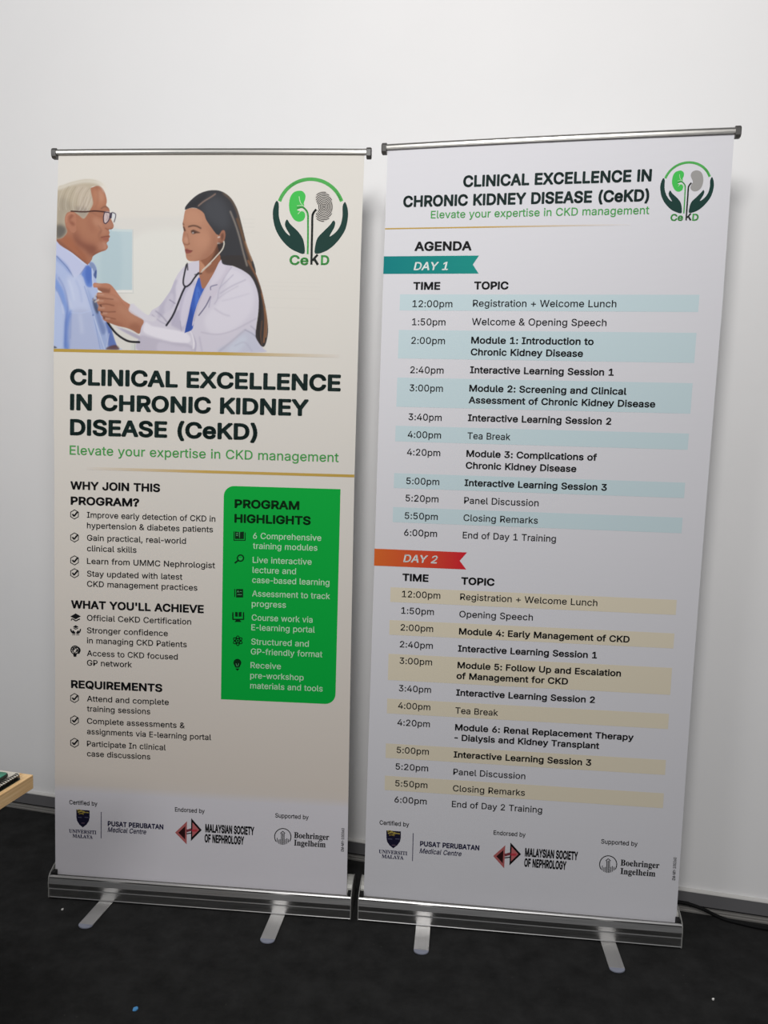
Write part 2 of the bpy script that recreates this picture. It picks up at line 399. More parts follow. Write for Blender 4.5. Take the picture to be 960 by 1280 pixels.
# ------------------------------------------------------------------ lettering outlines (x y pairs, 1/1000 em)
GLYPHS = """sans	 	188
sans	&	447	197 -7 150 -2 110 12 78 34 54 62 39 96 34 133 37 163 47 189 85 235 140 279 216 335 237 352 255 375 262 405 258 427 245 445 226 457 201 461 168 453 145 431 137 399 145 363 169 327 204 284 438 0 364 0 171 231 121 293 87 344 78 370 75 398 79 430 91 458 109 481 134 499 165 510 200 513 235 510 266 499 290 482 308 459 320 433 324 404 315 362 291 325 256 293 154 217 110 174 100 154 97 131 100 108 109 87 124 70 143 57 166 49 193 46 223 50 251 59 301 95 321 121 336 151 346 186 349 224 408 224 405 180 397 144 371 92 345 62 333 47 305 23 271 7 234 -3
sans	'	206	78 318 70 509 136 509 128 318
sans	(	273	89 207 101 324 132 441 177 539 236 539 191 428 161 313 151 207 160 115 188 16 236 -96 177 -96 139 -21 111 55 95 131
sans	)	273	37 -96 86 18 113 116 122 207 112 313 82 428 37 539 97 539 142 441 173 323 184 207 178 130 161 53 134 -22 97 -96
sans	+	453	198 34 198 364 255 364 255 34|61 172 61 226 391 226 391 172
sans	,	188	38 -119 68 71 137 71 84 -119
sans	-	453	337 244 337 188 114 188 114 244
sans	0	453	227 -7 174 1 130 24 95 62 69 113 53 178 48 254 53 330 69 395 95 447 130 484 174 508 227 516 279 508 323 484 358 447 384 395 400 330 405 254 400 178 384 113 359 62 323 24 279 1|227 50 261 56 290 74 313 103 330 144 340 194 344 254 340 314 330 365 313 405 290 435 261 453 227 460 192 453 163 435 140 405 123 365 113 314 109 254 113 194 123 144 140 103 163 74 192 56
sans	1	453	76 0 76 55 391 55 391 0|276 509 276 0 212 0 212 448 209 448 86 358 86 427 198 509
sans	2	453	64 0 64 47 234 229 282 282 311 327 320 371 317 397 308 419 293 436 273 449 224 460 196 457 172 447 153 433 139 413 130 390 127 362 66 362 71 405 86 442 111 473 143 496 182 511 225 516 268 511 306 497 337 474 361 445 376 411 381 372 371 318 336 259 267 180 153 60 153 57 389 57 389 0
sans	3	453	218 -7 173 -3 133 10 98 30 70 57 52 91 44 132 109 132 115 107 126 87 144 71 165 59 219 50 275 61 297 74 315 93 325 116 329 145 326 172 316 196 299 217 275 234 242 244 201 248 157 248 157 299 288 448 288 452 70 452 70 509 372 509 372 461 211 278 211 289 264 288 308 276 344 253 371 222 387 186 393 145 387 103 370 66 344 36 309 12 266 -2
sans	4	453	40 105 40 158 247 509 311 509 109 166 109 163 413 163 413 105|282 0 282 121 282 146 282 318 343 318 343 0
sans	5	453	221 -7 178 -2 140 11 108 32 83 60 66 93 60 130 122 130 127 108 138 89 173 60 221 50 250 53 276 64 298 82 314 104 324 131 328 162 324 193 314 221 297 244 275 262 248 273 218 277 167 268 128 246 67 253 96 509 366 509 366 452 151 452 134 301 136 301 178 325 229 334 263 330 294 321 321 306 345 285 364 260 379 231 388 199 391 163 385 117 369 76 343 41 309 15 268 -1
sans	6	453	226 -7 182 -1 142 15 109 40 84 74 69 115 64 162 68 199 80 239 137 340 252 509 322 509 151 261 145 261 165 288 196 307 235 314 278 309 316 295 346 271 370 240 384 201 389 157 384 112 368 73 343 39 310 14 271 -2|226 48 254 52 279 63 299 79 314 101 324 128 327 157 324 187 314 213 299 235 279 251 254 262 226 265 198 262 174 252 153 235 138 214 128 188 125 158 128 128 138 102 153 79 174 63 198 52
sans	7	453	97 0 323 448 323 452 62 452 62 509 391 509 391 449 165 0
sans	8	453	226 -7 178 -2 136 11 101 33 74 62 57 96 52 135 55 166 65 195 81 220 101 241 125 256 153 265 153 267 119 282 93 308 76 342 70 380 75 417 90 450 114 477 146 498 184 511 226 516 269 511 306 498 337 477 361 450 377 417 382 380 376 342 359 308 333 282 300 267 300 265 327 256 351 241 372 220 387 195 397 166 401 135 395 96 378 62 352 33 317 11 275 -2|226 49 258 52 285 60 307 74 323 91 333 113 337 139 333 165 322 189 305 208 283 223 256 232 226 235 196 232 169 223 147 208 130 189 119 165 115 139 119 113 129 91 145 74 167 60 195 52|226 290 274 300 293 313 307 330 316 351 319 376 316 399 308 420 294 437 275 449 226 460 177 449 159 437 145 420 136 399 133 376 136 351 145 330 159 313 178 300
sans	9	453	226 516 271 510 310 494 343 468 368 434 384 393 389 347 385 309 373 270 315 168 200 0 130 0 301 248 307 248 287 221 257 202 218 195 175 199 137 214 106 237 83 269 68 307 64 352 69 397 85 436 110 469 143 494 182 510|226 460 199 457 174 446 154 429 138 407 129 381 125 352 129 322 138 295 154 274 174 257 199 247 226 243 254 247 279 257 299 273 314 295 324 321 327 350 324 381 314 407 299 429 279 446 254 457
sans	:	188	95 -4 78 -1 63 9 53 24 50 41 53 59 63 73 78 83 95 87 113 83 128 73 138 59 141 41 138 24 128 9 113 -1|95 271 78 274 63 284 53 299 50 316 53 334 63 349 78 359 95 362 113 359 128 349 138 334 141 316 138 299 128 284 113 274
sans	?	358	132 152 132 159 141 230 153 252 168 269 209 298 247 334 258 357 262 384 259 406 250 425 220 452 178 462 137 453 106 425 96 404 92 378 27 378 33 418 49 452 73 479 103 499 138 511 178 516 219 511 255 498 284 478 306 451 319 418 324 382 319 344 306 311 284 284 254 261 219 235 200 205 194 158 194 152|164 -4 146 -1 131 9 121 24 118 41 121 58 131 73 146 83 164 86 181 83 196 73 206 58 209 41 206 24 196 9 181 -1
sans	A	480	16 0 201 509 276 509 463 0 395 0 287 302 264 372 232 478 245 478 213 371 191 302 85 0|110 142 110 199 370 199 370 142
sans	B	456	60 0 60 509 241 509 289 504 329 491 359 469 381 442 394 410 398 374 395 344 387 320 356 286 315 267 315 262 339 257 363 245 385 227 402 203 414 173 418 136 413 100 400 67 377 39 344 18 301 4 247 0|125 57 245 57 296 63 330 80 349 105 355 137 352 161 342 184 327 203 306 218 279 228 248 231 125 231|125 285 238 285 288 296 308 309 323 326 333 348 336 372 330 403 313 429 283 446 240 452 125 452
sans	C	510	267 -7 205 1 150 25 104 63 70 115 48 179 40 254 48 329 70 393 104 445 150 484 205 508 267 516 340 504 373 490 402 471 427 447 448 418 463 385 473 348 408 348 389 395 357 428 315 449 267 456 223 450 184 432 150 403 125 364 109 314 103 254 109 194 125 145 151 105 184 76 223 59 267 53 315 60 357 81 389 114 408 160 473 160 463 124 448 91 428 62 402 38 373 19 341 5 305 -4
sans	D	502	219 0 96 0 96 57 215 57 272 63 318 81 354 110 379 149 394 198 399 255 394 312 379 361 354 399 320 428 275 446 221 452 93 452 93 509 225 509 294 501 353 478 399 441 433 391 455 329 462 255 455 181 433 119 398 68 351 31 291 8|125 509 125 0 60 0 60 509
sans	E	418	60 0 60 509 372 509 372 452 125 452 125 286 355 286 355 229 125 229 125 57 375 57 375 0
sans	F	410	60 0 60 509 369 509 369 452 125 452 125 278 346 278 346 221 125 221 125 0
sans	G	520	269 -7 205 1 149 25 104 64 69 116 47 179 40 254 47 329 69 393 103 445 149 484 203 508 265 516 304 513 340 504 374 489 403 469 429 445 449 416 465 384 474 349 408 349 387 393 356 427 315 448 265 456 222 450 183 432 150 404 125 364 109 314 103 254 109 194 125 145 151 105 184 76 224 59 269 53 309 57 345 71 374 93 396 123 410 160 415 202 434 199 283 199 283 256 478 256 478 200 471 141 451 91 419 50 377 19 326 0
sans	H	517	60 0 60 509 125 509 125 289 392 289 392 509 457 509 457 0 392 0 392 232 125 232 125 0
sans	I	300	31 0 31 57 118 57 118 452 31 452 31 509 269 509 269 452 183 452 183 57 269 57 269 0
sans	J	396	185 -7 124 3 75 33 44 81 33 145 33 173 98 173 98 145 104 104 122 74 149 56 185 50 220 56 248 74 266 104 272 145 272 509 336 509 336 145 326 81 294 33 246 3
sans	K	467	104 145 104 216 139 261 174 303 212 344 364 509 448 509 231 276 228 276|60 0 60 509 125 509 125 334 124 225 125 193 125 0|372 0 188 259 228 309 449 0
sans	L	393	60 0 60 509 125 509 125 57 361 57 361 0
sans	M	628	60 0 60 509 152 509 277 187 287 159 299 123 311 84 322 49 307 49 318 83 330 121 342 158 352 187 476 509 568 509 568 0 504 0 504 291 504 327 505 369 506 413 507 457 513 457 498 409 482 363 467 322 456 291 342 0 286 0 170 291 159 321 145 361 129 408 112 457 119 457 120 416 121 372 122 328 122 291 122 0
sans	N	523	60 0 60 509 136 509 343 183 363 151 388 107 414 55 405 54 401 108 399 157 399 195 399 509 463 509 463 0 387 0 202 290 177 331 148 381 108 452 119 454 122 384 124 328 125 291 125 0
sans	O	533	267 -7 205 1 150 25 105 63 70 115 48 179 40 254 48 329 70 393 105 445 150 484 205 508 267 516 329 508 384 484 429 445 464 393 486 329 493 254 486 179 464 115 429 63 384 25 329 1|267 53 310 59 349 76 383 105 408 144 425 194 430 254 425 314 408 365 383 404 349 433 310 450 267 456 223 450 184 433 151 404 125 364 109 314 103 254 109 194 125 144 151 105 184 76 223 59
sans	P	444	60 0 60 509 235 509 289 503 332 487 366 462 390 430 404 391 409 348 404 304 390 265 366 233 332 207 289 191 235 186 109 186 109 242 233 242 269 246 297 256 318 272 333 294 342 319 344 348 342 376 333 402 318 423 297 439 268 449 232 452 125 452 125 0
sans	Q	533	245 159 313 159 369 85 384 65 468 -48 401 -48 346 27 331 46|267 -7 205 1 150 25 105 63 70 115 48 179 40 254 48 329 70 393 105 445 150 484 205 508 267 516 329 508 384 484 429 445 464 393 486 329 493 254 486 179 464 115 429 63 384 25 329 1|267 53 310 59 349 76 383 105 408 144 425 194 430 254 425 314 408 365 383 404 349 433 310 450 267 456 223 450 184 433 151 404 125 364 109 314 103 254 109 194 125 144 151 105 184 76 223 59
sans	R	449	60 0 60 509 236 509 290 504 333 489 367 465 390 433 405 395 409 352 405 309 390 271 367 240 333 217 289 203 236 198 96 198 96 255 234 255 269 258 298 267 319 281 334 300 342 324 345 352 342 380 334 405 319 425 298 440 269 449 233 452 125 452 125 0|353 0 230 229 303 229 428 0
sans	S	446	224 -9 172 -4 128 9 91 31 64 60 46 96 38 137 104 137 110 110 123 88 142 71 166 59 224 49 257 52 286 60 311 74 329 92 341 114 346 139 342 161 332 179 296 205 245 222 184 239 128 260 86 289 60 326 52 372 58 413 75 448 102 476 138 498 180 511 227 516 275 511 316 498 351 476 377 449 394 415 401 378 337 378 326 412 302 437 267 453 225 459 194 456 167 448 145 435 129 418 118 398 115 376 119 352 131 334 169 308 212 293 264 279 312 264 359 238 395 198 405 171 408 139 403 99 386 64 360 34 323 11 278 -4
sans	T	448	32 452 32 509 417 509 417 452 257 452 257 0 193 0 193 452
sans	U	517	259 -8 203 -2 154 15 114 43 85 80 66 124 60 173 60 509 124 509 124 178 128 144 141 113 160 87 187 68 220 56 259 52 298 56 331 68 357 87 377 113 389 144 393 178 393 509 457 509 457 173 451 124 433 80 403 43 363 15 315 -2
sans	V	480	204 0 16 509 84 509 192 206 215 137 248 31 235 31 267 138 290 206 395 509 463 509 278 0
sans	W	686	155 0 16 509 82 509 163 196 175 145 187 94 197 40 189 40 200 94 211 145 224 196 306 509 380 509 462 196 474 145 486 94 497 40 488 40 499 94 510 145 523 196 603 509 670 509 530 0 455 0 368 323 351 391 336 475 350 475 335 395 318 323 230 0
sans	X	474	18 0 217 284 217 236 29 509 104 509 178 400 204 361 223 329 243 292 232 292 252 329 272 361 298 400 374 509 446 509 259 239 259 287 456 0 382 0 292 129 268 165 250 195 230 231 244 231 225 196 206 166 182 129 91 0
sans	Y	472	203 0 203 208 16 509 91 509 192 344 222 292 250 230 224 230 251 293 280 344 381 509 455 509 268 208 268 0
sans	a	389	160 -9 126 -5 94 5 68 22 48 45 35 73 30 108 34 138 43 161 58 179 78 193 125 211 178 220 234 227 265 235 273 243 276 255 276 257 267 297 240 322 196 331 149 322 118 301 100 274 41 291 57 322 79 346 104 364 133 375 194 384 239 379 286 360 306 343 322 320 333 290 337 251 337 0 277 0 277 52 272 52 252 25 215 1|170 45 202 49 228 59 248 74 263 93 272 115 276 138 276 190 259 182 231 176 200 171 175 168 134 159 103 139 95 124 92 105 102 72 130 52
sans	b	424	229 -8 198 -5 172 4 138 31 118 59 112 59 112 0 53 0 53 509 114 509 114 319 118 319 137 346 171 373 197 381 229 384 274 378 313 361 345 332 370 293 385 245 390 189 385 133 370 84 346 45 313 16 274 -2|220 47 253 51 279 66 301 88 316 117 325 151 328 189 325 227 316 261 301 290 280 311 253 325 220 330 188 325 161 312 140 291 125 263 116 229 113 189 116 150 125 115 140 86 162 65 188 51
sans	c	396	207 -8 159 -2 117 16 82 46 56 85 40 133 34 187 40 243 56 291 82 330 117 360 159 378 207 384 260 377 305 356 340 322 362 277 303 262 290 289 270 311 242 325 207 330 173 325 145 310 124 287 108 258 99 224 96 187 99 151 108 117 124 89 145 66 173 51 207 46 243 52 271 66 292 89 304 117 363 102 341 56 306 21 261 -1
sans	d	424	195 -8 151 -2 111 16 79 45 55 84 39 133 34 189 39 245 55 293 79 332 112 361 151 378 196 384 228 381 253 373 287 346 306 319 311 319 311 509 372 509 372 0 313 0 313 59 307 59 287 31 252 4 227 -5|205 47 236 51 263 65 284 86 299 115 309 150 312 189 309 229 300 263 284 291 263 312 237 325 205 330 172 325 145 311 124 290 108 261 99 227 96 189 99 151 109 117 124 88 145 66 172 51
sans	e	404	212 -8 161 -2 117 16 82 46 56 85 40 132 34 187 39 242 55 290 81 329 115 359 157 378 205 384 266 374 294 361 319 341 341 315 357 282 368 242 371 194 371 169 75 169 75 221 338 221 310 202 307 237 298 269 283 294 263 314 237 326 205 330 173 326 146 313 125 294 109 270 99 241 96 211 96 178 100 139 110 106 128 80 151 61 179 50 212 46 254 53 285 73 306 105 365 91 353 63 335 39 311 19 283 4 249 -5
sans	f	254	228 379 228 327 6 327 6 379|81 0 81 432 84 461 96 486 113 505 135 519 187 530 222 527 243 521 227 468 215 472 195 474 171 470 154 460 145 443 142 419 142 0
sans	g	425	207 -151 168 -148 134 -140 82 -110 51 -69 101 -41 122 -66 154 -88 207 -97 249 -92 282 -75 304 -47 311 -6 311 68 306 68 287 41 252 16 227 8 195 5 152 10 113 27 80 53 55 90 39 136 34 191 39 246 55 293 80 332 112 361 152 378 196 384 228 382 253 373 288 346 308 319 313 319 313 379 372 379 372 -9 367 -54 350 -90 324 -117 291 -136 251 -147|205 59 237 63 264 75 285 95 300 121 309 154 312 193 309 231 300 264 285 291 264 312 237 325 205 330 172 325 145 312 124 290 109 262 99 229 96 193 99 155 109 123 124 96 145 76 172 63
sans	h	410	114 227 114 0 53 0 53 509 114 509 114 287 102 287 124 332 152 362 187 379 227 384 264 380 295 369 321 349 341 321 353 285 357 240 357 0 296 0 296 235 290 275 273 304 246 323 210 329 184 326 161 317 141 303 126 283 117 257
sans	i	166	53 0 53 379 114 379 114 0|84 443 67 446 54 455 44 468 41 483 44 499 54 512 67 521 84 524 100 521 114 512 123 499 126 483 123 468 114 455 100 446
sans	k	381	110 137 110 212 121 212 284 379 360 379 184 199 177 199|53 0 53 509 114 509 114 0|294 0 148 186 191 229 372 0
sans	l	189	139 -2 101 3 74 20 58 47 53 84 53 509 114 509 114 99 120 62 130 54 146 52 160 53 170 54 181 3 162 -1
sans	m	610	53 0 53 379 112 379 112 295 108 295 118 323 132 346 172 376 219 386 257 380 287 361 309 331 321 295 312 295 322 321 337 343 381 375 437 386 468 383 497 372 522 354 541 328 553 296 557 255 557 0 496 0 496 254 490 289 473 313 447 326 419 330 395 328 374 320 345 290 335 247 335 0 274 0 274 260 269 288 253 311 229 326 199 330 158 320 140 307 126 289 117 266 114 238 114 0
sans	n	410	114 227 114 0 53 0 53 379 112 379 112 287 102 287 124 332 152 362 187 379 227 384 264 380 295 369 321 349 341 321 353 285 357 240 357 0 296 0 296 235 290 275 273 304 246 323 210 329 184 326 161 317 141 303 126 283 117 257
sans	o	415	207 -8 159 -2 117 16 82 46 56 85 40 133 34 187 40 243 56 291 82 330 117 360 159 378 207 384 256 378 299 360 333 330 359 291 376 243 381 187 376 133 359 85 333 46 299 16 256 -2|207 46 242 51 270 66 292 89 307 117 316 151 319 187 316 224 307 258 292 287 270 310 242 325 207 330 173 325 145 310 124 287 108 258 99 224 96 187 99 151 108 117 124 89 145 66 173 51
sans	p	424	53 -143 53 379 112 379 112 319 118 319 137 346 171 373 197 381 229 384 274 378 313 361 345 332 370 293 385 245 390 189 385 133 370 84 346 45 313 16 274 -2 229 -8 198 -5 173 4 138 31 118 59 114 59 114 -143|220 47 253 51 279 66 301 88 316 117 325 151 328 189 325 227 316 261 301 290 280 311 253 325 220 330 188 325 161 312 140 291 125 263 116 229 113 189 116 150 125 115 140 86 162 65 188 51
sans	r	259	53 0 53 379 112 379 112 321 115 321 130 347 152 367 181 380 213 385 229 384 243 384 243 322 230 324 207 326 182 323 159 315 140 301 126 284 117 262 114 237 114 0
sans	s	365	182 -8 145 -5 112 3 84 18 62 38 45 63 36 94 94 107 105 79 124 60 150 49 181 45 217 50 244 62 262 81 268 103 265 121 254 136 237 147 212 155 149 170 104 186 72 208 53 237 47 274 51 305 65 332 87 354 115 370 149 381 187 384 223 381 254 372 279 358 299 339 324 290 268 277 258 298 243 316 219 328 187 333 156 329 131 317 114 299 109 277 112 258 124 243 172 223 229 209 275 194 306 171 325 142 331 107 326 75 312 47 290 24 260 6 223 -5
sans	t	227	204 379 204 327 6 327 6 379|65 471 126 471 126 98 128 76 136 61 150 53 170 50 185 51 202 54 213 2 192 -3 168 -4 125 2 92 21 72 52 65 93
sans	u	410	182 -5 146 -1 115 11 89 31 69 59 57 95 53 139 53 379 114 379 114 144 119 105 137 75 164 56 200 50 226 53 249 62 268 77 283 97 293 122 296 153 296 379 357 379 357 0 298 0 298 92 307 92 286 47 257 17 222 0
sans	v	389	163 0 17 379 84 379 165 155 187 87 206 21 184 21 203 87 224 155 305 379 371 379 226 0
sans	w	567	138 0 23 379 87 379 133 214 154 137 175 41 165 41 186 135 206 214 252 379 316 379 362 214 382 136 402 41 391 41 413 135 434 214 480 379 545 379 429 0 368 0 319 172 305 225 291 280 277 338 291 338 277 280 263 225 248 172 199 0
sans	x	378	21 0 171 218 171 171 29 379 100 379 147 306 179 253 207 206 175 206 202 253 233 306 282 379 352 379 209 169 209 214 358 0 287 0 231 85 200 136 173 182 205 182 178 136 148 85 91 0
sans	y	389	47 -139 61 -86 71 -87 104 -89 130 -74 151 -36 163 -1 17 379 84 379 165 155 187 87 206 21 184 21 202 87 224 155 305 379 371 379 204 -58 177 -107 139 -136 91 -145 65 -143
serif	A	436	-9 0 -9 18 9 21 24 30 49 75 206 466 224 465 384 87 411 34 425 22 443 18 443 0 229 0 229 18 270 25 283 46 273 81 253 132 103 132 79 71 76 59 75 48 87 26 124 18 128 18 128 0|113 161 242 161 177 319
serif	B	442	16 0 16 17 45 22 62 32 72 51 75 82 75 369 69 412 51 433 15 439 15 455 220 455 318 444 377 409 396 351 384 302 348 268 287 247 360 223 404 185 418 132 407 76 371 35 314 9 238 0|182 252 188 252 234 257 263 272 279 301 285 345 281 385 269 412 248 428 216 434 198 432 188 425 182 391|222 24 259 30 283 49 296 81 301 128 295 176 277 208 245 225 197 231 182 231 182 65 190 33 202 26
serif	E	442	14 0 14 17 44 20 62 30 72 48 75 78 75 369 72 405 62 425 44 435 16 439 16 455 399 455 399 320 383 320 369 373 340 406 295 424 232 430 200 428 186 417 183 388 183 246 193 246 232 252 259 269 277 300 288 345 304 345 304 118 287 118 273 181 259 201 241 213 185 222 183 222 183 67 185 47 192 35 230 28 276 30 313 39 345 53 371 75 393 105 411 143 430 143 402 0
serif	I	260	13 0 13 17 42 23 61 32 72 49 75 75 75 387 72 412 63 427 45 435 13 439 13 455 244 455 244 439 214 435 196 427 186 412 183 387 183 77 187 44 206 26 246 17 246 0
serif	L	426	15 0 15 17 45 22 62 32 72 50 75 81 75 379 71 407 62 425 44 434 16 439 16 455 250 455 250 439 208 434 196 427 188 416 182 379 182 83 185 47 200 31 234 28 278 31 315 40 345 56 370 80 391 112 409 154 427 154 402 0
serif	M	634	14 0 14 17 43 22 61 32 72 50 75 79 75 382 71 416 53 432 15 439 15 455 185 455 317 142 449 455 617 455 617 439 590 433 573 423 563 405 560 378 560 85 565 43 582 23 617 17 617 0 396 0 396 17 433 25 450 44 455 83 455 399 288 0 270 0 105 389 105 80 109 48 120 30 139 20 169 17 169 0
serif	N	493	403 -11 107 350 107 79 110 49 119 31 136 21 167 17 167 0 18 0 18 17 54 23 71 41 76 79 76 388 36 433 18 439 18 455 156 455 391 169 391 377 386 414 369 431 331 439 331 455 480 455 480 439 450 434 433 425 425 407 422 377 422 -11
serif	R	472	15 0 15 17 45 22 62 32 72 50 75 81 75 379 71 406 62 424 44 434 16 439 16 455 217 455 305 448 367 426 405 388 417 334 406 285 372 248 315 224 432 50 452 26 478 17 480 17 480 0 338 0 201 212 182 212 182 81 185 50 194 32 212 22 242 17 242 0|182 234 203 234 249 240 280 258 298 290 304 336 295 389 268 421 224 431 202 429 190 422 182 385
serif	S	390	43 -11 43 158 62 158 83 94 111 50 149 24 197 15 231 20 257 36 273 60 279 89 265 129 225 160 163 191 112 221 77 253 56 289 50 332 54 370 67 403 88 429 115 449 148 462 185 466 229 461 282 448 291 446 300 445 313 450 320 466 339 466 339 319 322 319 310 354 293 385 272 410 248 429 222 441 194 445 163 440 140 426 125 406 120 380 124 356 137 336 189 303 253 273 317 233 337 211 350 188 359 133 354 93 339 58 314 29 281 8 240 -6 192 -10 158 -8 126 1 98 9 85 12 69 7 61 -11
serif	T	423	92 0 92 17 123 21 142 31 152 50 156 81 156 433 149 433 102 426 65 403 41 367 29 318 11 318 11 455 410 455 410 317 394 317 375 382 333 420 269 433 263 433 263 81 267 49 276 30 296 21 328 17 328 0
serif	U	492	248 -13 168 -2 114 29 83 81 73 155 73 379 70 406 61 424 43 434 15 439 15 455 240 455 240 439 202 432 185 415 181 379 181 140 186 88 203 51 232 29 275 22 340 37 379 83 392 159 392 378 389 406 379 423 360 433 328 439 328 455 474 455 474 439 448 432 433 421 425 404 422 378 422 181 412 92 380 32 325 -2
serif	V	427	212 -13 44 381 22 420 8 432 -14 439 -14 455 211 455 211 439 166 432 156 423 152 410 161 378 259 143 348 377 355 409 351 423 342 432 299 439 299 455 442 455 442 439 423 436 408 427 382 383 230 -13
serif	Y	425	101 0 101 17 131 22 148 32 157 50 161 81 161 179 46 387 29 414 14 429 1 435 -13 438 -13 455 207 455 207 438 195 438 167 432 156 416 164 392 248 226 333 366 349 408 336 430 298 438 295 438 295 455 439 455 439 438 409 424 383 392 268 203 268 81 271 50 280 32 298 22 328 17 328 0
serif	e	301	154 -10 117 -5 85 10 58 35 37 69 24 109 19 157 24 201 38 240 59 273 87 298 120 313 157 318 209 309 249 280 274 234 283 173 283 166 117 166 127 97 154 56 199 42 237 53 270 86 285 73 228 11|116 192 201 192 201 215 193 277 181 292 161 297 127 274 116 203
serif	g	327	146 -140 89 -136 48 -122 22 -100 14 -75 28 -46 69 -26 35 -1 24 30 28 54 42 74 67 92 102 110 42 150 22 212 27 242 40 268 60 289 88 305 120 315 157 318 196 315 233 304 317 304 317 268 268 268 286 237 291 203 288 176 276 151 258 131 234 116 205 106 172 103 157 103 142 104 112 94 104 84 101 71 111 55 141 49 175 49 259 40 285 29 303 13 312 -9 316 -37 305 -80 272 -113 219 -133|157 124 178 130 190 146 197 173 199 211 197 249 190 276 178 292 157 297 137 292 124 276 117 249 114 211 117 173 124 146 137 130|161 -116 218 -111 252 -94 263 -66 260 -51 249 -41 205 -34 97 -34 79 -52 73 -73 79 -89 95 -103 122 -113
serif	h	380	18 0 18 16 45 26 52 56 52 399 46 429 36 437 19 440 19 455 148 455 148 267 190 305 243 318 292 306 321 271 330 212 330 56 337 26 347 19 363 16 363 0 202 0 202 16 207 16 228 26 235 56 235 217 229 258 219 268 203 271 173 262 148 235 148 56 154 26 164 19 180 16 180 0
serif	i	198	101 362 81 366 65 376 54 393 50 412 54 432 65 449 81 460 101 463 120 460 137 449 147 432 151 412 147 393 136 376 120 366|18 0 18 16 45 26 52 56 52 252 47 285 20 293 21 310 148 310 148 56 154 26 180 16 180 0
serif	l	199	18 0 18 16 45 26 52 56 52 398 47 429 38 436 20 439 20 455 148 455 148 56 154 26 180 16 180 0
serif	m	554	18 0 18 16 45 26 52 56 52 253 46 284 36 291 19 294 19 310 146 310 146 265 188 305 237 318 292 304 320 261 364 304 418 318 465 306 494 271 504 212 504 56 510 26 520 19 536 16 536 0 377 0 377 16 393 19 403 26 410 56 410 217 404 258 394 268 377 271 349 263 324 237 324 56 331 26 340 19 356 16 356 0 199 0 199 16 215 19 225 26 232 56 232 217 226 258 216 268 199 271 170 262 146 235 146 56 152 27 162 19 177 16 177 0
serif	n	380	18 0 18 16 45 26 52 56 52 253 46 284 36 291 19 294 19 310 148 310 148 267 190 306 243 318 292 306 321 271 330 212 330 56 337 26 347 19 363 16 363 0 202 0 202 16 207 16 228 26 235 56 235 217 229 258 219 268 203 271 173 262 148 235 148 56 154 26 164 19 180 16 180 0
serif	o	336	169 -10 127 -5 90 11 60 37 38 70 24 110 19 154 24 199 38 239 60 272 90 297 127 313 168 318 209 313 245 298 275 273 298 240 312 200 317 154 312 108 298 69 275 36 245 11 210 -5|169 11 193 18 209 39 217 81 220 154 217 227 208 271 192 292 169 299 144 292 128 271 120 227 117 154 120 82 128 39 144 18
serif	r	287	18 0 18 16 45 26 52 56 52 252 46 285 20 293 21 310 146 310 146 252 165 280 187 301 210 314 233 318 258 315 275 304 286 287 289 266 287 248 278 234 265 225 248 222 222 231 207 250 189 260 175 255 162 241 152 220 149 192 149 56 152 37 159 25 197 16 197 0"""
GL = {}
for ln in GLYPHS.split('\n'):
    q = ln.split('\t')
    if len(q) < 3:
        continue
    cs = []
    if len(q) > 3:
        for c in q[3].split('|'):
            v = [int(x) for x in c.split()]
            cs.append(list(zip(v[::2], v[1::2])))
    GL[(q[0], q[1])] = (int(q[2]), cs)
GL[('sans', '-')] = (310, [[(42, 188), (266, 188), (266, 244), (42, 244)]])
GL[('sans', ' ')] = (215, [])
GL[('sans', '\u2160')] = (178, [[(56, 0), (122, 0), (122, 509), (56, 509)]])    # plain capital I without serifs


SERIF_CAP = max(p[1] for p in GL[('serif', 'I')][1][0])


def sarea(c):
    return sum(c[i][0] * c[(i + 1) % len(c)][1] - c[(i + 1) % len(c)][0] * c[i][1] for i in range(len(c))) / 2


def inside(p, c):
    x, y = p
    r = False
    for i in range(len(c)):
        (x0, y0), (x1, y1) = c[i], c[i - 1]
        if (y0 > y) != (y1 > y) and x < (x1 - x0) * (y - y0) / (y1 - y0) + x0:
            r = not r
    return r


def fill_outline(contours):
    """triangles for a set of contours; a contour inside a bigger, opposite-wound one is a hole"""
    V, F = [], []
    if not contours:
        return V, F
    big = max(contours, key=lambda c: abs(sarea(c)))
    sg = 1 if sarea(big) > 0 else -1
    outs = [c for c in contours if sarea(c) * sg > 0]
    holes = [c for c in contours if sarea(c) * sg <= 0]
    for o in outs:
        hs = [h for h in holes if inside(h[0], o)]
        loops = [[Vector((x, y, 0)) for x, y in l] for l in [o] + hs]
        flat = [p for l in loops for p in l]
        k = len(V)
        V += [(p.x, p.y) for p in flat]
        F += [tuple(k + i for i in t) for t in tessellate_polygon(loops)]
    return V, F


def stroke_quads(pts, w, closed):
    """a band of half-width w along a path, with squared joints"""
    V, F = [], []
    n = len(pts)
    for i in range(n if closed else n - 1):
        x0, y0 = pts[i]
        x1, y1 = pts[(i + 1) % n]
        L = math.hypot(x1 - x0, y1 - y0)
        if L < 1e-9:
            continue
        tx, ty = (x1 - x0) / L, (y1 - y0) / L
        e = w * 0.45 if (closed or 0 < i < n - 2) else w * 0.2
        e = min(e, w)
        a, b = (x0 - tx * e, y0 - ty * e), (x1 + tx * e, y1 + ty * e)
        k = len(V)
        V += [(a[0] - ty * w, a[1] + tx * w), (a[0] + ty * w, a[1] - tx * w), (b[0] + ty * w, b[1] - tx * w), (b[0] - ty * w, b[1] + tx * w)]
        F.append((k, k + 1, k + 2, k + 3))
    return V, F


_gm = {}


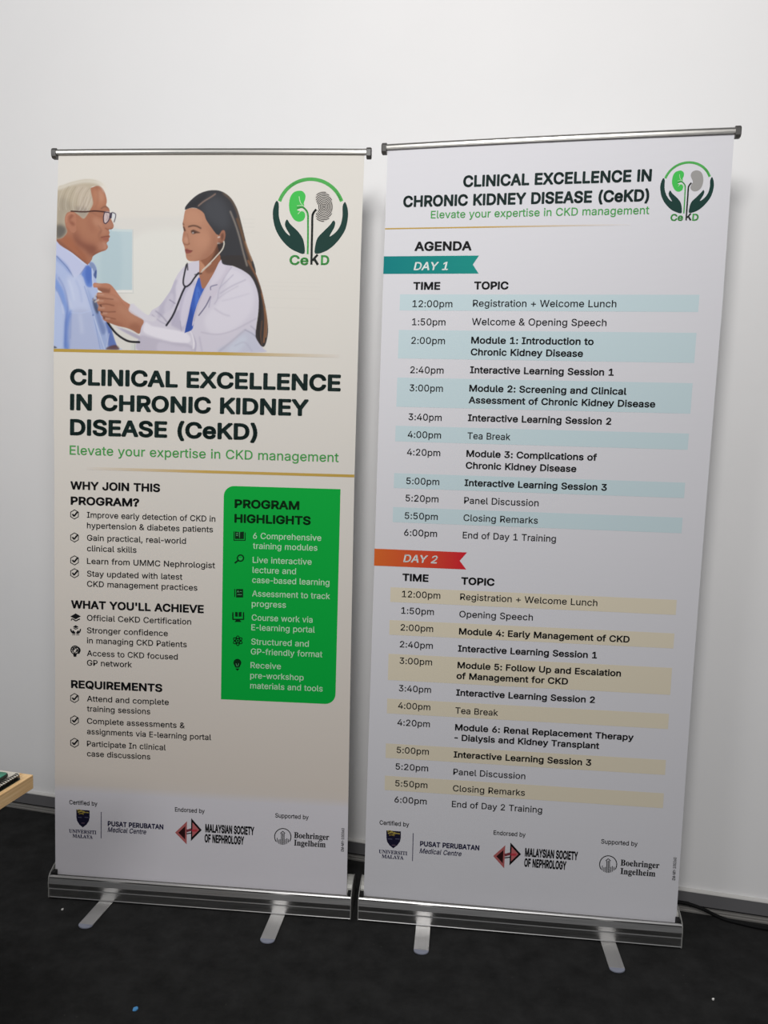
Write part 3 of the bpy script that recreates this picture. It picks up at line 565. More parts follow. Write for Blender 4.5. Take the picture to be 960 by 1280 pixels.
def glyph(font, ch, w):
    key = (font, ch, w)
    if key not in _gm:
        adv, cs = GL[(font, ch)]
        V, F = fill_outline(cs)
        if w > 0:
            for c in cs:
                v, f = stroke_quads(c, w, True)
                k = len(V)
                V += v
                F += [tuple(k + i for i in t) for t in f]
        _gm[key] = (adv, np.array(V, float).reshape(-1, 2), F)
    return _gm[key]


# style: font, capital height (m), extra stroke, slant, serif-less I
STYLES = {
    'h': ('sans', 0.0455, 31, 0, 1), 't': ('sans', 0.0255, 7, 0, 0), 's': ('sans', 0.0232, 30, 0, 1), 'b': ('sans', 0.0166, 9, 0, 0),
    'p': ('sans', 0.0242, 32, 0, 1), 'w': ('sans', 0.0172, 9, 0, 0), 'c': ('sans', 0.0128, 10, 0, 0), 'us': ('serif', 0.0106, 5, 0, 0),
    'pp': ('sans', 0.0150, 30, 0, 1), 'pm': ('sans', 0.0146, 12, 0.2, 0), 'ms': ('sans', 0.0250, 36, 0, 1), 'bi': ('serif', 0.0170, 6, 0, 0),
    'lg': ('sans', 0.0262, 26, 0, 1), 'rh': ('sans', 0.0295, 31, 0, 1), 'rt': ('sans', 0.0195, 8, 0, 0), 'ra': ('sans', 0.0240, 30, 0, 1),
    'rd': ('sans', 0.0212, 17, 0.2, 0), 'ra2': ('sans', 0.0203, 30, 0, 1), 'rb': ('sans', 0.0178, 8, 0, 0), 'rm': ('sans', 0.0180, 22, 0, 0),
    'rl': ('sans', 0.0165, 28, 0, 1), 'cd': ('sans', 0.0080, 10, 0, 0),
}
INK = {'ink': (20, 40, 38), 'black': (18, 19, 22), 'green': (78, 164, 84), 'dkgreen': (0, 52, 14), 'pale': (196, 232, 200),
       'navy': (34, 34, 74), 'white': (226, 232, 230)}


class Print:
    """flat printed artwork in panel coordinates: u across, v up from the cassette, layer above the vinyl"""

    def __init__(self):
        self.V, self.F, self.C = [], [], []

    def add(self, V, F, col, layer):
        k = len(self.V)
        self.V += [(x, y, layer) for x, y in V]
        self.C += [col] * len(V) if not callable(col) else [col(x, y) for x, y in V]
        self.F += [tuple(k + i for i in t) for t in F]

    def poly(self, pts, col, layer=1, smooth=0, holes=()):
        if smooth:
            pts = catmull(pts, True, smooth)
        if len(pts) == 4 and not smooth and abs(pts[0][1] - pts[1][1]) < 1e-6 and abs(pts[2][1] - pts[3][1]) < 1e-6 and pts[0][1] != pts[2][1]:
            # level strip: cut into small cells so that it follows the sheet
            (a0, y0), (b0, _), (b1, y1), (a1, _) = pts
            nx, ny = max(1, int((b0 - a0) / .04)), max(1, int(abs(y1 - y0) / .012))
            V = [((a0 + (a1 - a0) * j / ny) + ((b0 + (b1 - b0) * j / ny) - (a0 + (a1 - a0) * j / ny)) * i / nx, y0 + (y1 - y0) * j / ny)
                 for j in range(ny + 1) for i in range(nx + 1)]
            F = [(j * (nx + 1) + i, j * (nx + 1) + i + 1, (j + 1) * (nx + 1) + i + 1, (j + 1) * (nx + 1) + i) for j in range(ny) for i in range(nx)]
        else:
            V, F = fill_outline([list(pts)] + [list(h) for h in holes])
        self.add(V, F, lin(col) if not callable(col) else col, layer)

    def stroke(self, pts, w, col, layer=2, closed=False, smooth=0):
        if smooth:
            pts = catmull(pts, closed, smooth)
        V, F = stroke_quads(pts, w / 2, closed)
        self.add(V, F, lin(col), layer)

    def text(self, style, s, u0, v, u1, col, layer=6, vert=False):
        font, cap, w, slant, plain = STYLES[style]
        if plain:
            s = s.replace('I', '\u2160')
        x = 0
        parts = []
        for ch in s:
            adv, gv, gf = glyph(font, ch, w)
            if len(gv):
                parts.append((x, gv, gf))
            x += adv + w * 0.2
        lo = min(p[0] + p[1][:, 0].min() for p in parts)
        hi = max(p[0] + p[1][:, 0].max() for p in parts)
        sy = cap / ((509 if font == 'sans' else SERIF_CAP) + 2 * w)
        sx = (u1 - u0) / (hi - lo)
        for px, gv, gf in parts:
            X = (gv[:, 0] + px - lo) * sx + slant * (gv[:, 1]) * sy
            Y = (gv[:, 1] + w) * sy
            if vert:
                q = list(zip(u0 - Y, v + X))
            else:
                q = list(zip(u0 + X, v + Y))
            self.add(q, gf, lin(INK[col]), layer)

    def build(self, name, parent, surf, label=None):
        V = surf(np.array(self.V, float))
        o = meshobj(name, V, self.F, M['print'], parent)
        set_cols(o, np.array(self.C, float))
        if label:
            o['label'] = label
        return o


def set_cols(o, C):
    a = o.data.color_attributes.new('print_colour', 'FLOAT_COLOR', 'POINT')
    buf = np.ones((len(C), 4), np.float32)
    buf[:, :3] = C
    a.data.foreach_set('color', buf.ravel())


# ------------------------------------------------------------------ banner stands
ZB, HP, HW = 0.055, 2.05, 0.425


def make_surf(lean, lat, tw, curl, bow):
    """panel sheet in the stand's own frame: leans, twists towards the rail and bows a little"""
    def surf(A):
        u, v, l = A[:, 0], A[:, 1], A[:, 2]
        t = v / HP
        q = 4 * t * (1 - t)
        uu = u * cos(lat) + v * sin(lat)
        zz = v * cos(lat) - u * sin(lat)
        a = tw * t + curl * q
        d = sin(lean) * zz - bow * q - l * 1.2e-4
        return np.stack([np.cos(a) * uu - np.sin(a) * d, np.sin(a) * uu + np.cos(a) * d, ZB + cos(lean) * zz], 1)
    return surf


CASSETTE = [(.0030, .004), (-.026, .004), (-.0306, .005), (-.0313, .0064), (-.0306, .0078), (-.0304, .0085), (-.0305, .0290), (-.0315, .0300),
            (-.0320, .0312), (-.0316, .0325), (-.0312, .0340), (-.0328, .0470), (-.0288, .0620), (-.0290, .0655), (-.0272, .0685), (-.0240, .0690),
            (-.0215, .0670), (-.0205, .042), (.0030, .042)]
REAR = [(.0032, .004), (.0032, .066), (.006, .0745), (.012, .0820), (.022, .0880), (.034, .0910), (.045, .0905), (.056, .0870), (.065, .0795),
        (.072, .068), (.076, .050), (.077, .030), (.075, .012), (.069, .004)]
PLATE = [(-.026, .0028), (-.0322, .0040), (-.0338, .0075), (-.0330, .0315), (-.0340, .0470), (-.0318, .0630), (-.0290, .0690), (-.0240, .0735),
         (-.0140, .0795), (-.0020, .0850), (.012, .0895), (.026, .0925), (.042, .0928), (.056, .0885), (.067, .0800), (.0735, .0685),
         (.0775, .050), (.0785, .030), (.0765, .011), (.070, .0028)]


def banner_stand(loc, yaw, surf, off, half, edges, feet, label, paper, tone):
    root = empty('banner_stand', loc, yaw, label, 'banner stand', 'roll-up banner stands by the wall')
    x0, x1 = off - half, off + half
    # cassette
    V, F = extrude_profile(CASSETTE, x0 + .003, x1 - .003)
    base = fix_normals(meshobj('base_cassette', V, F, M['alu'], root))
    base['label'] = 'brushed silver base of the stand'
    for sx in (x0 + .0012, x1 - .0030):
        V, F = extrude_profile(PLATE, sx, sx + .0018)
        fix_normals(meshobj('end_plate', V, F, M['plate'], base))
    V, F = extrude_profile(REAR, x0 + .0032, x1 - .0032)
    fix_normals(meshobj('rear_cover', V, F, M['endcap'], base))['label'] = 'rounded grey cover behind the banner sheet'
    V, F = extrude_profile([(-.0200, .0423), (.0028, .0423), (.0028, .0440), (-.0200, .0440)], x0 + .0032, x1 - .0032)
    fix_normals(meshobj('slot_floor_strip', V, F, M['black'], base))  # thin black strip along the slot floor
    for sx in (x0 + .0034, x1 - .0134):
        V, F = boxv(sx, sx + .010, -.0190, -.0012, .0442, .0735)
        meshobj('slot_shade', V, F, M['groove'], base)  # black block put in for the shade inside the slot end
    # swing-out feet
    for (fu, tu, ty) in feet:
        w = .0200
        ang = math.atan2(tu - fu, 0.13)
        L0, L1 = -.045, -ty
        out = [(-w, -L0)] + [(-w, -(L1 - w))]
        cap = [(w * -cos(a), -(L1 - w * .75) - w * .75 * sin(a)) for a in np.linspace(0, pi, 13)]
        shaft = [(-w, -L0), (-w, -(L1 - .016)), (w, -(L1 - .016)), (w, -L0)]
        V, F = prism(shaft, .0012, .0046)
        f = meshobj('foot', V, F, M['foot'], root, loc=(fu, 0, 0), rz=ang)
        fix_normals(f)
        bevel(f, .0008)
        V, F = prism([(-w, -(L1 - .016))] + cap[1:-1] + [(w, -(L1 - .016))], .0010, .0050)
        p = fix_normals(meshobj('foot_tip', V, F, M['pad'], f))
        p['label'] = 'grey-blue rounded plastic tip'
        bevel(p, .0009)
    # rear pole
    sp = surf(np.array([[0, 0.02, 0], [0, HP - .012, 0]], float))
    V, F = tube([(off, .045, .088), (off, .043, .5), (sp[1][0] * .7, sp[1][1] * .5 + .036, 1.2), (sp[1][0], sp[1][1] + .016, sp[1][2] - .02), (sp[1][0], sp[1][1] + .010, sp[1][2])], .0075, 12)
    fix_normals(meshobj('support_pole', V, F, M['alu'], root, smooth=True))
    # panel sheet
    N, NU = 82, 8
    vs = np.linspace(0.002, HP, N)
    G = []
    for layer in (0, -5):
        for v in vs:
            a = np.interp(v, edges[0], edges[1])
            c = np.interp(v, edges[0], edges[2])
            for i in range(NU + 1):
                G.append((a + (c - a) * i / NU, v, layer))
    Vp = surf(np.array(G))
    W = NU + 1
    F = []
    for i in range(N - 1):
        for j in range(NU):
            k = i * W + j
            F.append((k, k + 1, k + W + 1, k + W))
    nf = len(F)
    o = N * W
    F += [(o + f[3], o + f[2], o + f[1], o + f[0]) for f in F[:nf]]
    for i in range(N - 1):
        for j in (0, NU):
            k = i * W + j
            F.append((k, k + W, o + k + W, o + k) if j == 0 else (k, o + k, o + k + W, k + W))
    panel = meshobj('graphic_panel', Vp, F, [M['print'], M['vinyl_back']], root, fm=[0] * nf + [1] * (len(F) - nf))
    set_cols(panel, np.array([tone(u, v) for u, v, l in G]))
    panel['label'] = paper
    # snap rail along the top edge
    top = surf(np.array([[u, HP + .004 + .002 * (1 - (u / HW) ** 2), 0] for u in np.linspace(-HW - .006, HW + .006, 25)]))
    prof = [(-.0065, -.008), (-.0075, -.004), (-.0075, .001), (-.006, .005), (-.002, .0075), (.003, .0075), (.0065, .005), (.0075, 0), (.0065, -.006), (.004, -.008)]
    ta = top[-1] - top[0]
    nx = np.array([-ta[1], ta[0], 0])
    nx /= np.linalg.norm(nx)
    V, F = [], []
    n = len(prof)
    for p in top:
        V += [tuple(p + nx * y + np.array([0, 0, z])) for y, z in prof]
    for i in range(len(top) - 1):
        for k in range(n):
            F.append((i * n + k, i * n + (k + 1) % n, (i + 1) * n + (k + 1) % n, (i + 1) * n + k))
    F += [tuple(range(n))[::-1], tuple((len(top) - 1) * n + k for k in range(n))]
    rail = fix_normals(meshobj('top_rail', V, F, M['rail'], root))
    bevel(rail, .0006)
    ux = ta / np.linalg.norm(ta)
    capo = [(-.0085, -.012), (-.009, -.006), (-.009, .004), (-.007, .008), (-.003, .0105), (.004, .0105), (.008, .008), (.009, .002), (.0088, -.010), (.007, -.0175), (-.004, -.0175)]
    for e, sgn in ((top[0], -1), (top[-1], 1)):
        V = []
        for t, shr in ((-.003, 1), (.0085, 1), (.0105, .86)):
            V += [tuple(e + ux * sgn * t + nx * y * shr + np.array([0, 0, (z + .003) * shr - .003])) for y, z in capo]
        k = len(capo)
        F = [(r * k + i, r * k + (i + 1) % k, (r + 1) * k + (i + 1) % k, (r + 1) * k + i) for r in range(2) for i in range(k)]
        F += [tuple(range(k))[::-1], tuple(2 * k + i for i in range(k))]
        cobj = fix_normals(meshobj('rail_cap', V, F, M['cap'], rail))
        cobj['label'] = 'dark grey plastic end cap'
        bevel(cobj, .0006)
    return root, panel


def mix(a, b, t):
    t = min(max(t, 0), 1)
    return tuple(x + (y - x) * t for x, y in zip(a, b))


CR_TOP, CR_MID, CR_LOW, STRIP, WHITE = map(lin, ((221, 217, 210), (220, 215, 208), (220, 210, 200), (219, 216, 222), (218, 217, 222)))


def tone_left(u, v):
    if v < 0.285:
        return mix(STRIP, CR_LOW, (v - 0.262) / 0.02)
    return mix(mix(CR_LOW, CR_MID, (v - 0.285) / 0.8), CR_TOP, (v - 1.1) / 0.5)


def tone_right(u, v):
    return WHITE


surfL = make_surf(0.0292, 0.0008, 0.0023, 0.03, 0.01)
surfR = make_surf(-0.003, 0.0032, -0.1016, 0.06, 0.0)
bl, panelL = banner_stand((-.504, 2.0888, 0), -.0774, surfL, .0045, .4405, ((0.0194, 0.6028, 1.1664, 1.5173, 1.7766, 2.0331), (-0.4293, -0.4215, -0.4222, -0.4271, -0.4244, -0.4236), (0.4274, 0.422, 0.4189, 0.4199, 0.4202, 0.4222)),
                          [(-.2610, -.2720, -.1520), (.2386, .2335, -.1545)],
                          'left roll-up banner with printed photo of a doctor and a green programme highlights box',
                          'cream printed banner sheet', tone_left)
br, panelR = banner_stand((.3973, 2.0112, 0), -.0962, surfR, -.0015, .4405, ((0.0289, 0.9077, 1.6564, 2.0224), (-0.4284, -0.4242, -0.4243, -0.4254), (0.4291, 0.432, 0.4326, 0.4273)),
                          [(-.2570, -.2575, -.1480), (.2441, .2475, -.1500)],
                          'right white roll-up banner printed with a two-day agenda timetable',
                          'white printed banner sheet', tone_right)

# ------------------------------------------------------------------ artwork data, millimetres on the panel
ART = {}
for side, grp, col, layer, smooth, pts in [
    ('L','head',(188,156,74,188,156,74),3,0,[-4268,15096,500,15096,500,15180,-4268,15180]),
    ('L','head',(188,156,74,219,213,206),3,0,[500,15096,3700,15096,3700,15180,500,15180]),
    ('L','head',(219,213,206,200,166,90),3,0,[-3300,11857,0,11857,0,11933,-3300,11933]),
    ('L','head',(200,166,90,188,156,74),3,0,[0,11857,4185,11857,4185,11933,0,11933]),
    ('R','head',(188,156,74,196,160,84),3,0,[-4245,18405,-1500,18405,-1500,18439,-4245,18439]),
    ('R','head',(196,160,84,221,219,222),3,0,[-1500,18405,2000,18405,2000,18439,-1500,18439]),
    ('L','box',(0,170,62),1,0,[573,5501,3524,5501,3581,5507,573,5507]),
    ('L','box',(0,170,62),1,0,[573,5507,3581,5507,3635,5523,573,5523]),
    ('L','box',(0,170,62),1,0,[573,5523,3635,5523,3685,5550,573,5550]),
    ('L','box',(0,170,62),1,0,[573,5550,3685,5550,3729,5586,573,5586]),
    ('L','box',(0,170,62),1,0,[573,5586,3729,5586,3765,5630,573,5630]),
    ('L','box',(0,170,62),1,0,[573,5630,3765,5630,3792,5680,573,5680]),
    ('L','box',(0,170,62),1,0,[573,5680,3792,5680,3808,5734,573,5734]),
    ('L','box',(0,170,62),1,0,[573,5734,3808,5734,3814,5791,573,5791]),
    ('L','box',(0,170,62),1,0,[573,5791,3814,5791,3814,6286,573,6286]),
    ('L','box',(0,170,62),1,0,[573,6286,3814,6286,3814,6780,573,6780]),
    ('L','box',(0,170,62),1,0,[573,6780,3814,6780,3814,7275,573,7275]),
    ('L','box',(0,170,62),1,0,[573,7275,3814,7275,3814,7770,573,7770]),
    ('L','box',(0,170,62),1,0,[573,7770,3814,7770,3814,8265,573,8265]),
    ('L','box',(0,170,62),1,0,[573,8265,3814,8265,3814,8759,573,8759]),
    ('L','box',(0,170,62),1,0,[573,8759,3814,8759,3814,9254,573,9254]),
    ('L','box',(0,170,62),1,0,[573,9254,3814,9254,3814,9749,573,9749]),
    ('L','box',(0,170,62),1,0,[573,9749,3814,9749,3814,10244,573,10244]),
    ('L','box',(0,170,62),1,0,[573,10244,3814,10244,3814,10738,573,10738]),
    ('L','box',(0,170,62),1,0,[573,10738,3814,10738,3814,11233,573,11233]),
    ('L','box',(0,170,62),1,0,[573,11233,3814,11233,3814,11290,579,11290]),
    ('L','box',(0,170,62),1,0,[579,11290,3814,11290,3814,11344,595,11344]),
    ('L','box',(0,170,62),1,0,[595,11344,3814,11344,3814,11394,622,11394]),
    ('L','box',(0,170,62),1,0,[622,11394,3814,11394,3814,11438,658,11438]),
    ('L','box',(0,170,62),1,0,[658,11438,3814,11438,3814,11474,702,11474]),
    ('L','box',(0,170,62),1,0,[702,11474,3814,11474,3814,11501,752,11501]),
    ('L','box',(0,170,62),1,0,[752,11501,3814,11501,3814,11517,806,11517]),
    ('L','box',(0,170,62),1,0,[806,11517,3814,11517,3814,11523,863,11523]),
    ('R','day1',(197,215,220),2,0,[-3780,16295,3760,16295,3760,16714,-3780,16714]),
    ('R','day1',(197,215,220),2,0,[-3780,15040,3760,15040,3760,15785,-3780,15785]),
    ('R','day1',(197,215,220),2,0,[-3780,13768,3760,13768,3760,14537,-3780,14537]),
    ('R','day1',(197,215,220),2,0,[-3780,12850,3760,12850,3760,13265,-3780,13265]),
    ('R','day1',(197,215,220),2,0,[-3780,11604,3760,11604,3760,12004,-3780,12004]),
    ('R','day1',(197,215,220),2,0,[-3780,10686,3760,10686,3760,11094,-3780,11094]),
    ('R','day2',(223,213,191),2,0,[-3780,8515,3760,8515,3760,8918,-3780,8918]),
    ('R','day2',(223,213,191),2,0,[-3780,7610,3760,7610,3760,8017,-3780,8017]),
    ('R','day2',(223,213,191),2,0,[-3780,6346,3760,6346,3760,7082,-3780,7082]),
    ('R','day2',(223,213,191),2,0,[-3780,5406,3760,5406,3760,5824,-3780,5824]),
    ('R','day2',(223,213,191),2,0,[-3780,4135,3760,4135,3760,4550,-3780,4550]),
    ('R','day2',(223,213,191),2,0,[-3780,3206,3760,3206,3760,3622,-3780,3622]),
    ('R','day1',(0,124,126,14,140,130),3,0,[-4249,17246,-1743,17246,-1903,17475,-1751,17704,-4249,17704]),
    ('R','day2',(214,104,44,206,28,48),3,0,[-4249,9488,-1766,9488,-1949,9719,-1762,9950,-4249,9950]),
    ('L','logo',(26,60,54),2,3,[1866,19248,1939,19169,1946,18878,2012,18640,2140,18429,2270,18335,2137,18562,2125,18681,2178,18761,2263,18642,2453,18472,2593,18301,2658,18116,2670,17859,2467,17901,2245,18019,2021,18242,1864,18506,1789,18798,1789,19036]),
    ('L','logo',(26,60,54),2,3,[3736,19232,3808,19075,3828,18839,3769,18523,3614,18258,3416,18044,3202,17910,2964,17862,2959,18066,3016,18278,3161,18438,3346,18624,3438,18744,3486,18678,3457,18546,3341,18321,3514,18441,3631,18627,3678,18864,3674,19113]),
    ('L','logo',(70,190,84),2,3,[2427,19515,2563,19515,2652,19424,2655,19305,2620,19200,2633,19120,2547,19067,2439,19014,2522,18988,2631,18962,2667,18857,2623,18751,2502,18702,2364,18762,2256,18933,2219,19118,2241,19329,2319,19462]),
    ('L','logo',(208,203,196),2,3,[3133,19512,3270,19465,3368,19335,3414,19125,3387,18914,3289,18756,3127,18694,2990,18754,2939,18859,2971,18964,3023,19070,2965,19201,2921,19306,2945,19425,3025,19491]),
    ('R','logo',(26,60,54),2,3,[2697,19508,2742,19461,2746,19286,2787,19142,2865,19015,2945,18959,2863,19095,2856,19167,2888,19215,2940,19144,3056,19041,3142,18938,3182,18827,3189,18673,3065,18698,2929,18769,2792,18903,2696,19062,2650,19237,2650,19381]),
    ('R','logo',(26,60,54),2,3,[3841,19499,3885,19404,3898,19262,3861,19072,3767,18913,3646,18784,3515,18703,3369,18674,3366,18797,3401,18925,3490,19021,3603,19133,3659,19205,3688,19165,3671,19086,3600,18950,3705,19023,3777,19135,3806,19277,3803,19427]),
    ('R','logo',(70,190,84),2,3,[3041,19669,3124,19669,3178,19614,3180,19542,3159,19479,3167,19431,3114,19399,3048,19367,3099,19352,3165,19336,3187,19273,3160,19209,3086,19180,3002,19216,2936,19319,2913,19430,2927,19557,2974,19637]),
    ('R','logo',(158,156,154),2,3,[3472,19667,3556,19639,3616,19561,3644,19434,3628,19307,3568,19212,3469,19175,3385,19211,3354,19274,3373,19337,3405,19401,3370,19480,3343,19543,3357,19615,3406,19654]),
    ('L','body',(22,23,26),3,0,[-3765,7700,-3609,7793,-3460,7715,-3609,7625]),
    ('L','body',(22,23,26),3,0,[-3691,7407,-3607,7457,-3529,7413,-3607,7370]),
    ('L','body',(22,23,26),3,2,[-3766,7343,-3735,7338,-3712,7271,-3698,7306,-3658,7287,-3621,7241,-3631,7207,-3706,7211,-3760,7276]),
    ('L','body',(22,23,26),3,2,[-3458,7355,-3486,7348,-3509,7279,-3522,7313,-3563,7291,-3594,7242,-3586,7209,-3516,7219,-3464,7288]),
    ('L','body',(22,23,26),4,0,[-3644,6775,-3652,6753,-3674,6744,-3695,6752,-3703,6772,-3694,6794,-3673,6803,-3652,6795]),
    ('L','body',(22,23,26),4,0,[-3549,6718,-3558,6696,-3579,6687,-3600,6695,-3608,6715,-3600,6737,-3578,6746,-3557,6738]),
    ('L','body',(22,23,26),3,0,[-3688,6617,-3579,6622,-3597,6547,-3670,6543]),
    ('L','box',(2,44,16),3,0,[903,10262,1022,10251,1034,10057,906,10056]),
    ('L','box',(2,44,16),3,0,[1040,10252,1154,10270,1157,10061,1040,10057]),
    ('L','box',(2,44,16),3,0,[960,8653,1157,8660,1161,8423,963,8416]),
    ('L','box',(2,44,16),3,0,[941,8008,1015,8001,1017,7872,943,7877]),
    ('L','box',(2,44,16),3,0,[1042,8002,1122,8015,1124,7884,1044,7873]),
    ('L','box',(2,44,16),3,0,[978,7791,1070,7795,1122,7728,929,7721]),
    ('L','box',(2,44,16),3,0,[1059,7195,1054,7177,1039,7165,1020,7165,1005,7175,999,7193,1004,7211,1019,7222,1038,7223,1053,7213]),
    ('L','box',(2,44,16),3,0,[937,6499,921,6529,915,6563,920,6598,935,6630,960,6656,990,6673,1025,6680,1059,6676,1090,6661,1115,6638,1132,6607,1138,6573,1133,6538,1117,6506,1082,6432,973,6427]),
    ('L','box',(2,44,16),3,0,[973,6400,1091,6405,1030,6336]),
    ('L','spon',(26,24,48),2,0,[-3635,2036,-3240,2033,-3241,1819,-3262,1717,-3337,1599,-3448,1509,-3549,1585,-3616,1695,-3635,1795]),
    ('L','spon',(176,98,98),2,0,[-718,1528,-372,1885,-378,1197]),
    ('L','spon',(48,22,24),3,0,[-622,1532,-421,1739,-425,1340]),
    ('L','spon',(18,16,18),3,0,[61,1652,-249,1989,-253,1307]),
    ('L','spon',(188,104,106),4,0,[-14,1652,-212,1867,-215,1431]),
    ('R','spon',(26,24,48),2,0,[-3696,2026,-3291,2028,-3286,1848,-3306,1729,-3373,1620,-3489,1515,-3597,1595,-3670,1700,-3690,1817]),
    ('R','spon',(176,98,98),2,0,[-716,1508,-398,1847,-399,1175]),
    ('R','spon',(48,22,24),3,0,[-627,1509,-442,1705,-443,1316]),
    ('R','spon',(18,16,18),3,0,[43,1622,-262,1940,-259,1272]),
    ('R','spon',(188,104,106),4,0,[-30,1618,-225,1822,-223,1395]),
]:
    ART.setdefault((side, grp), []).append(('p', col, layer, smooth, pts))
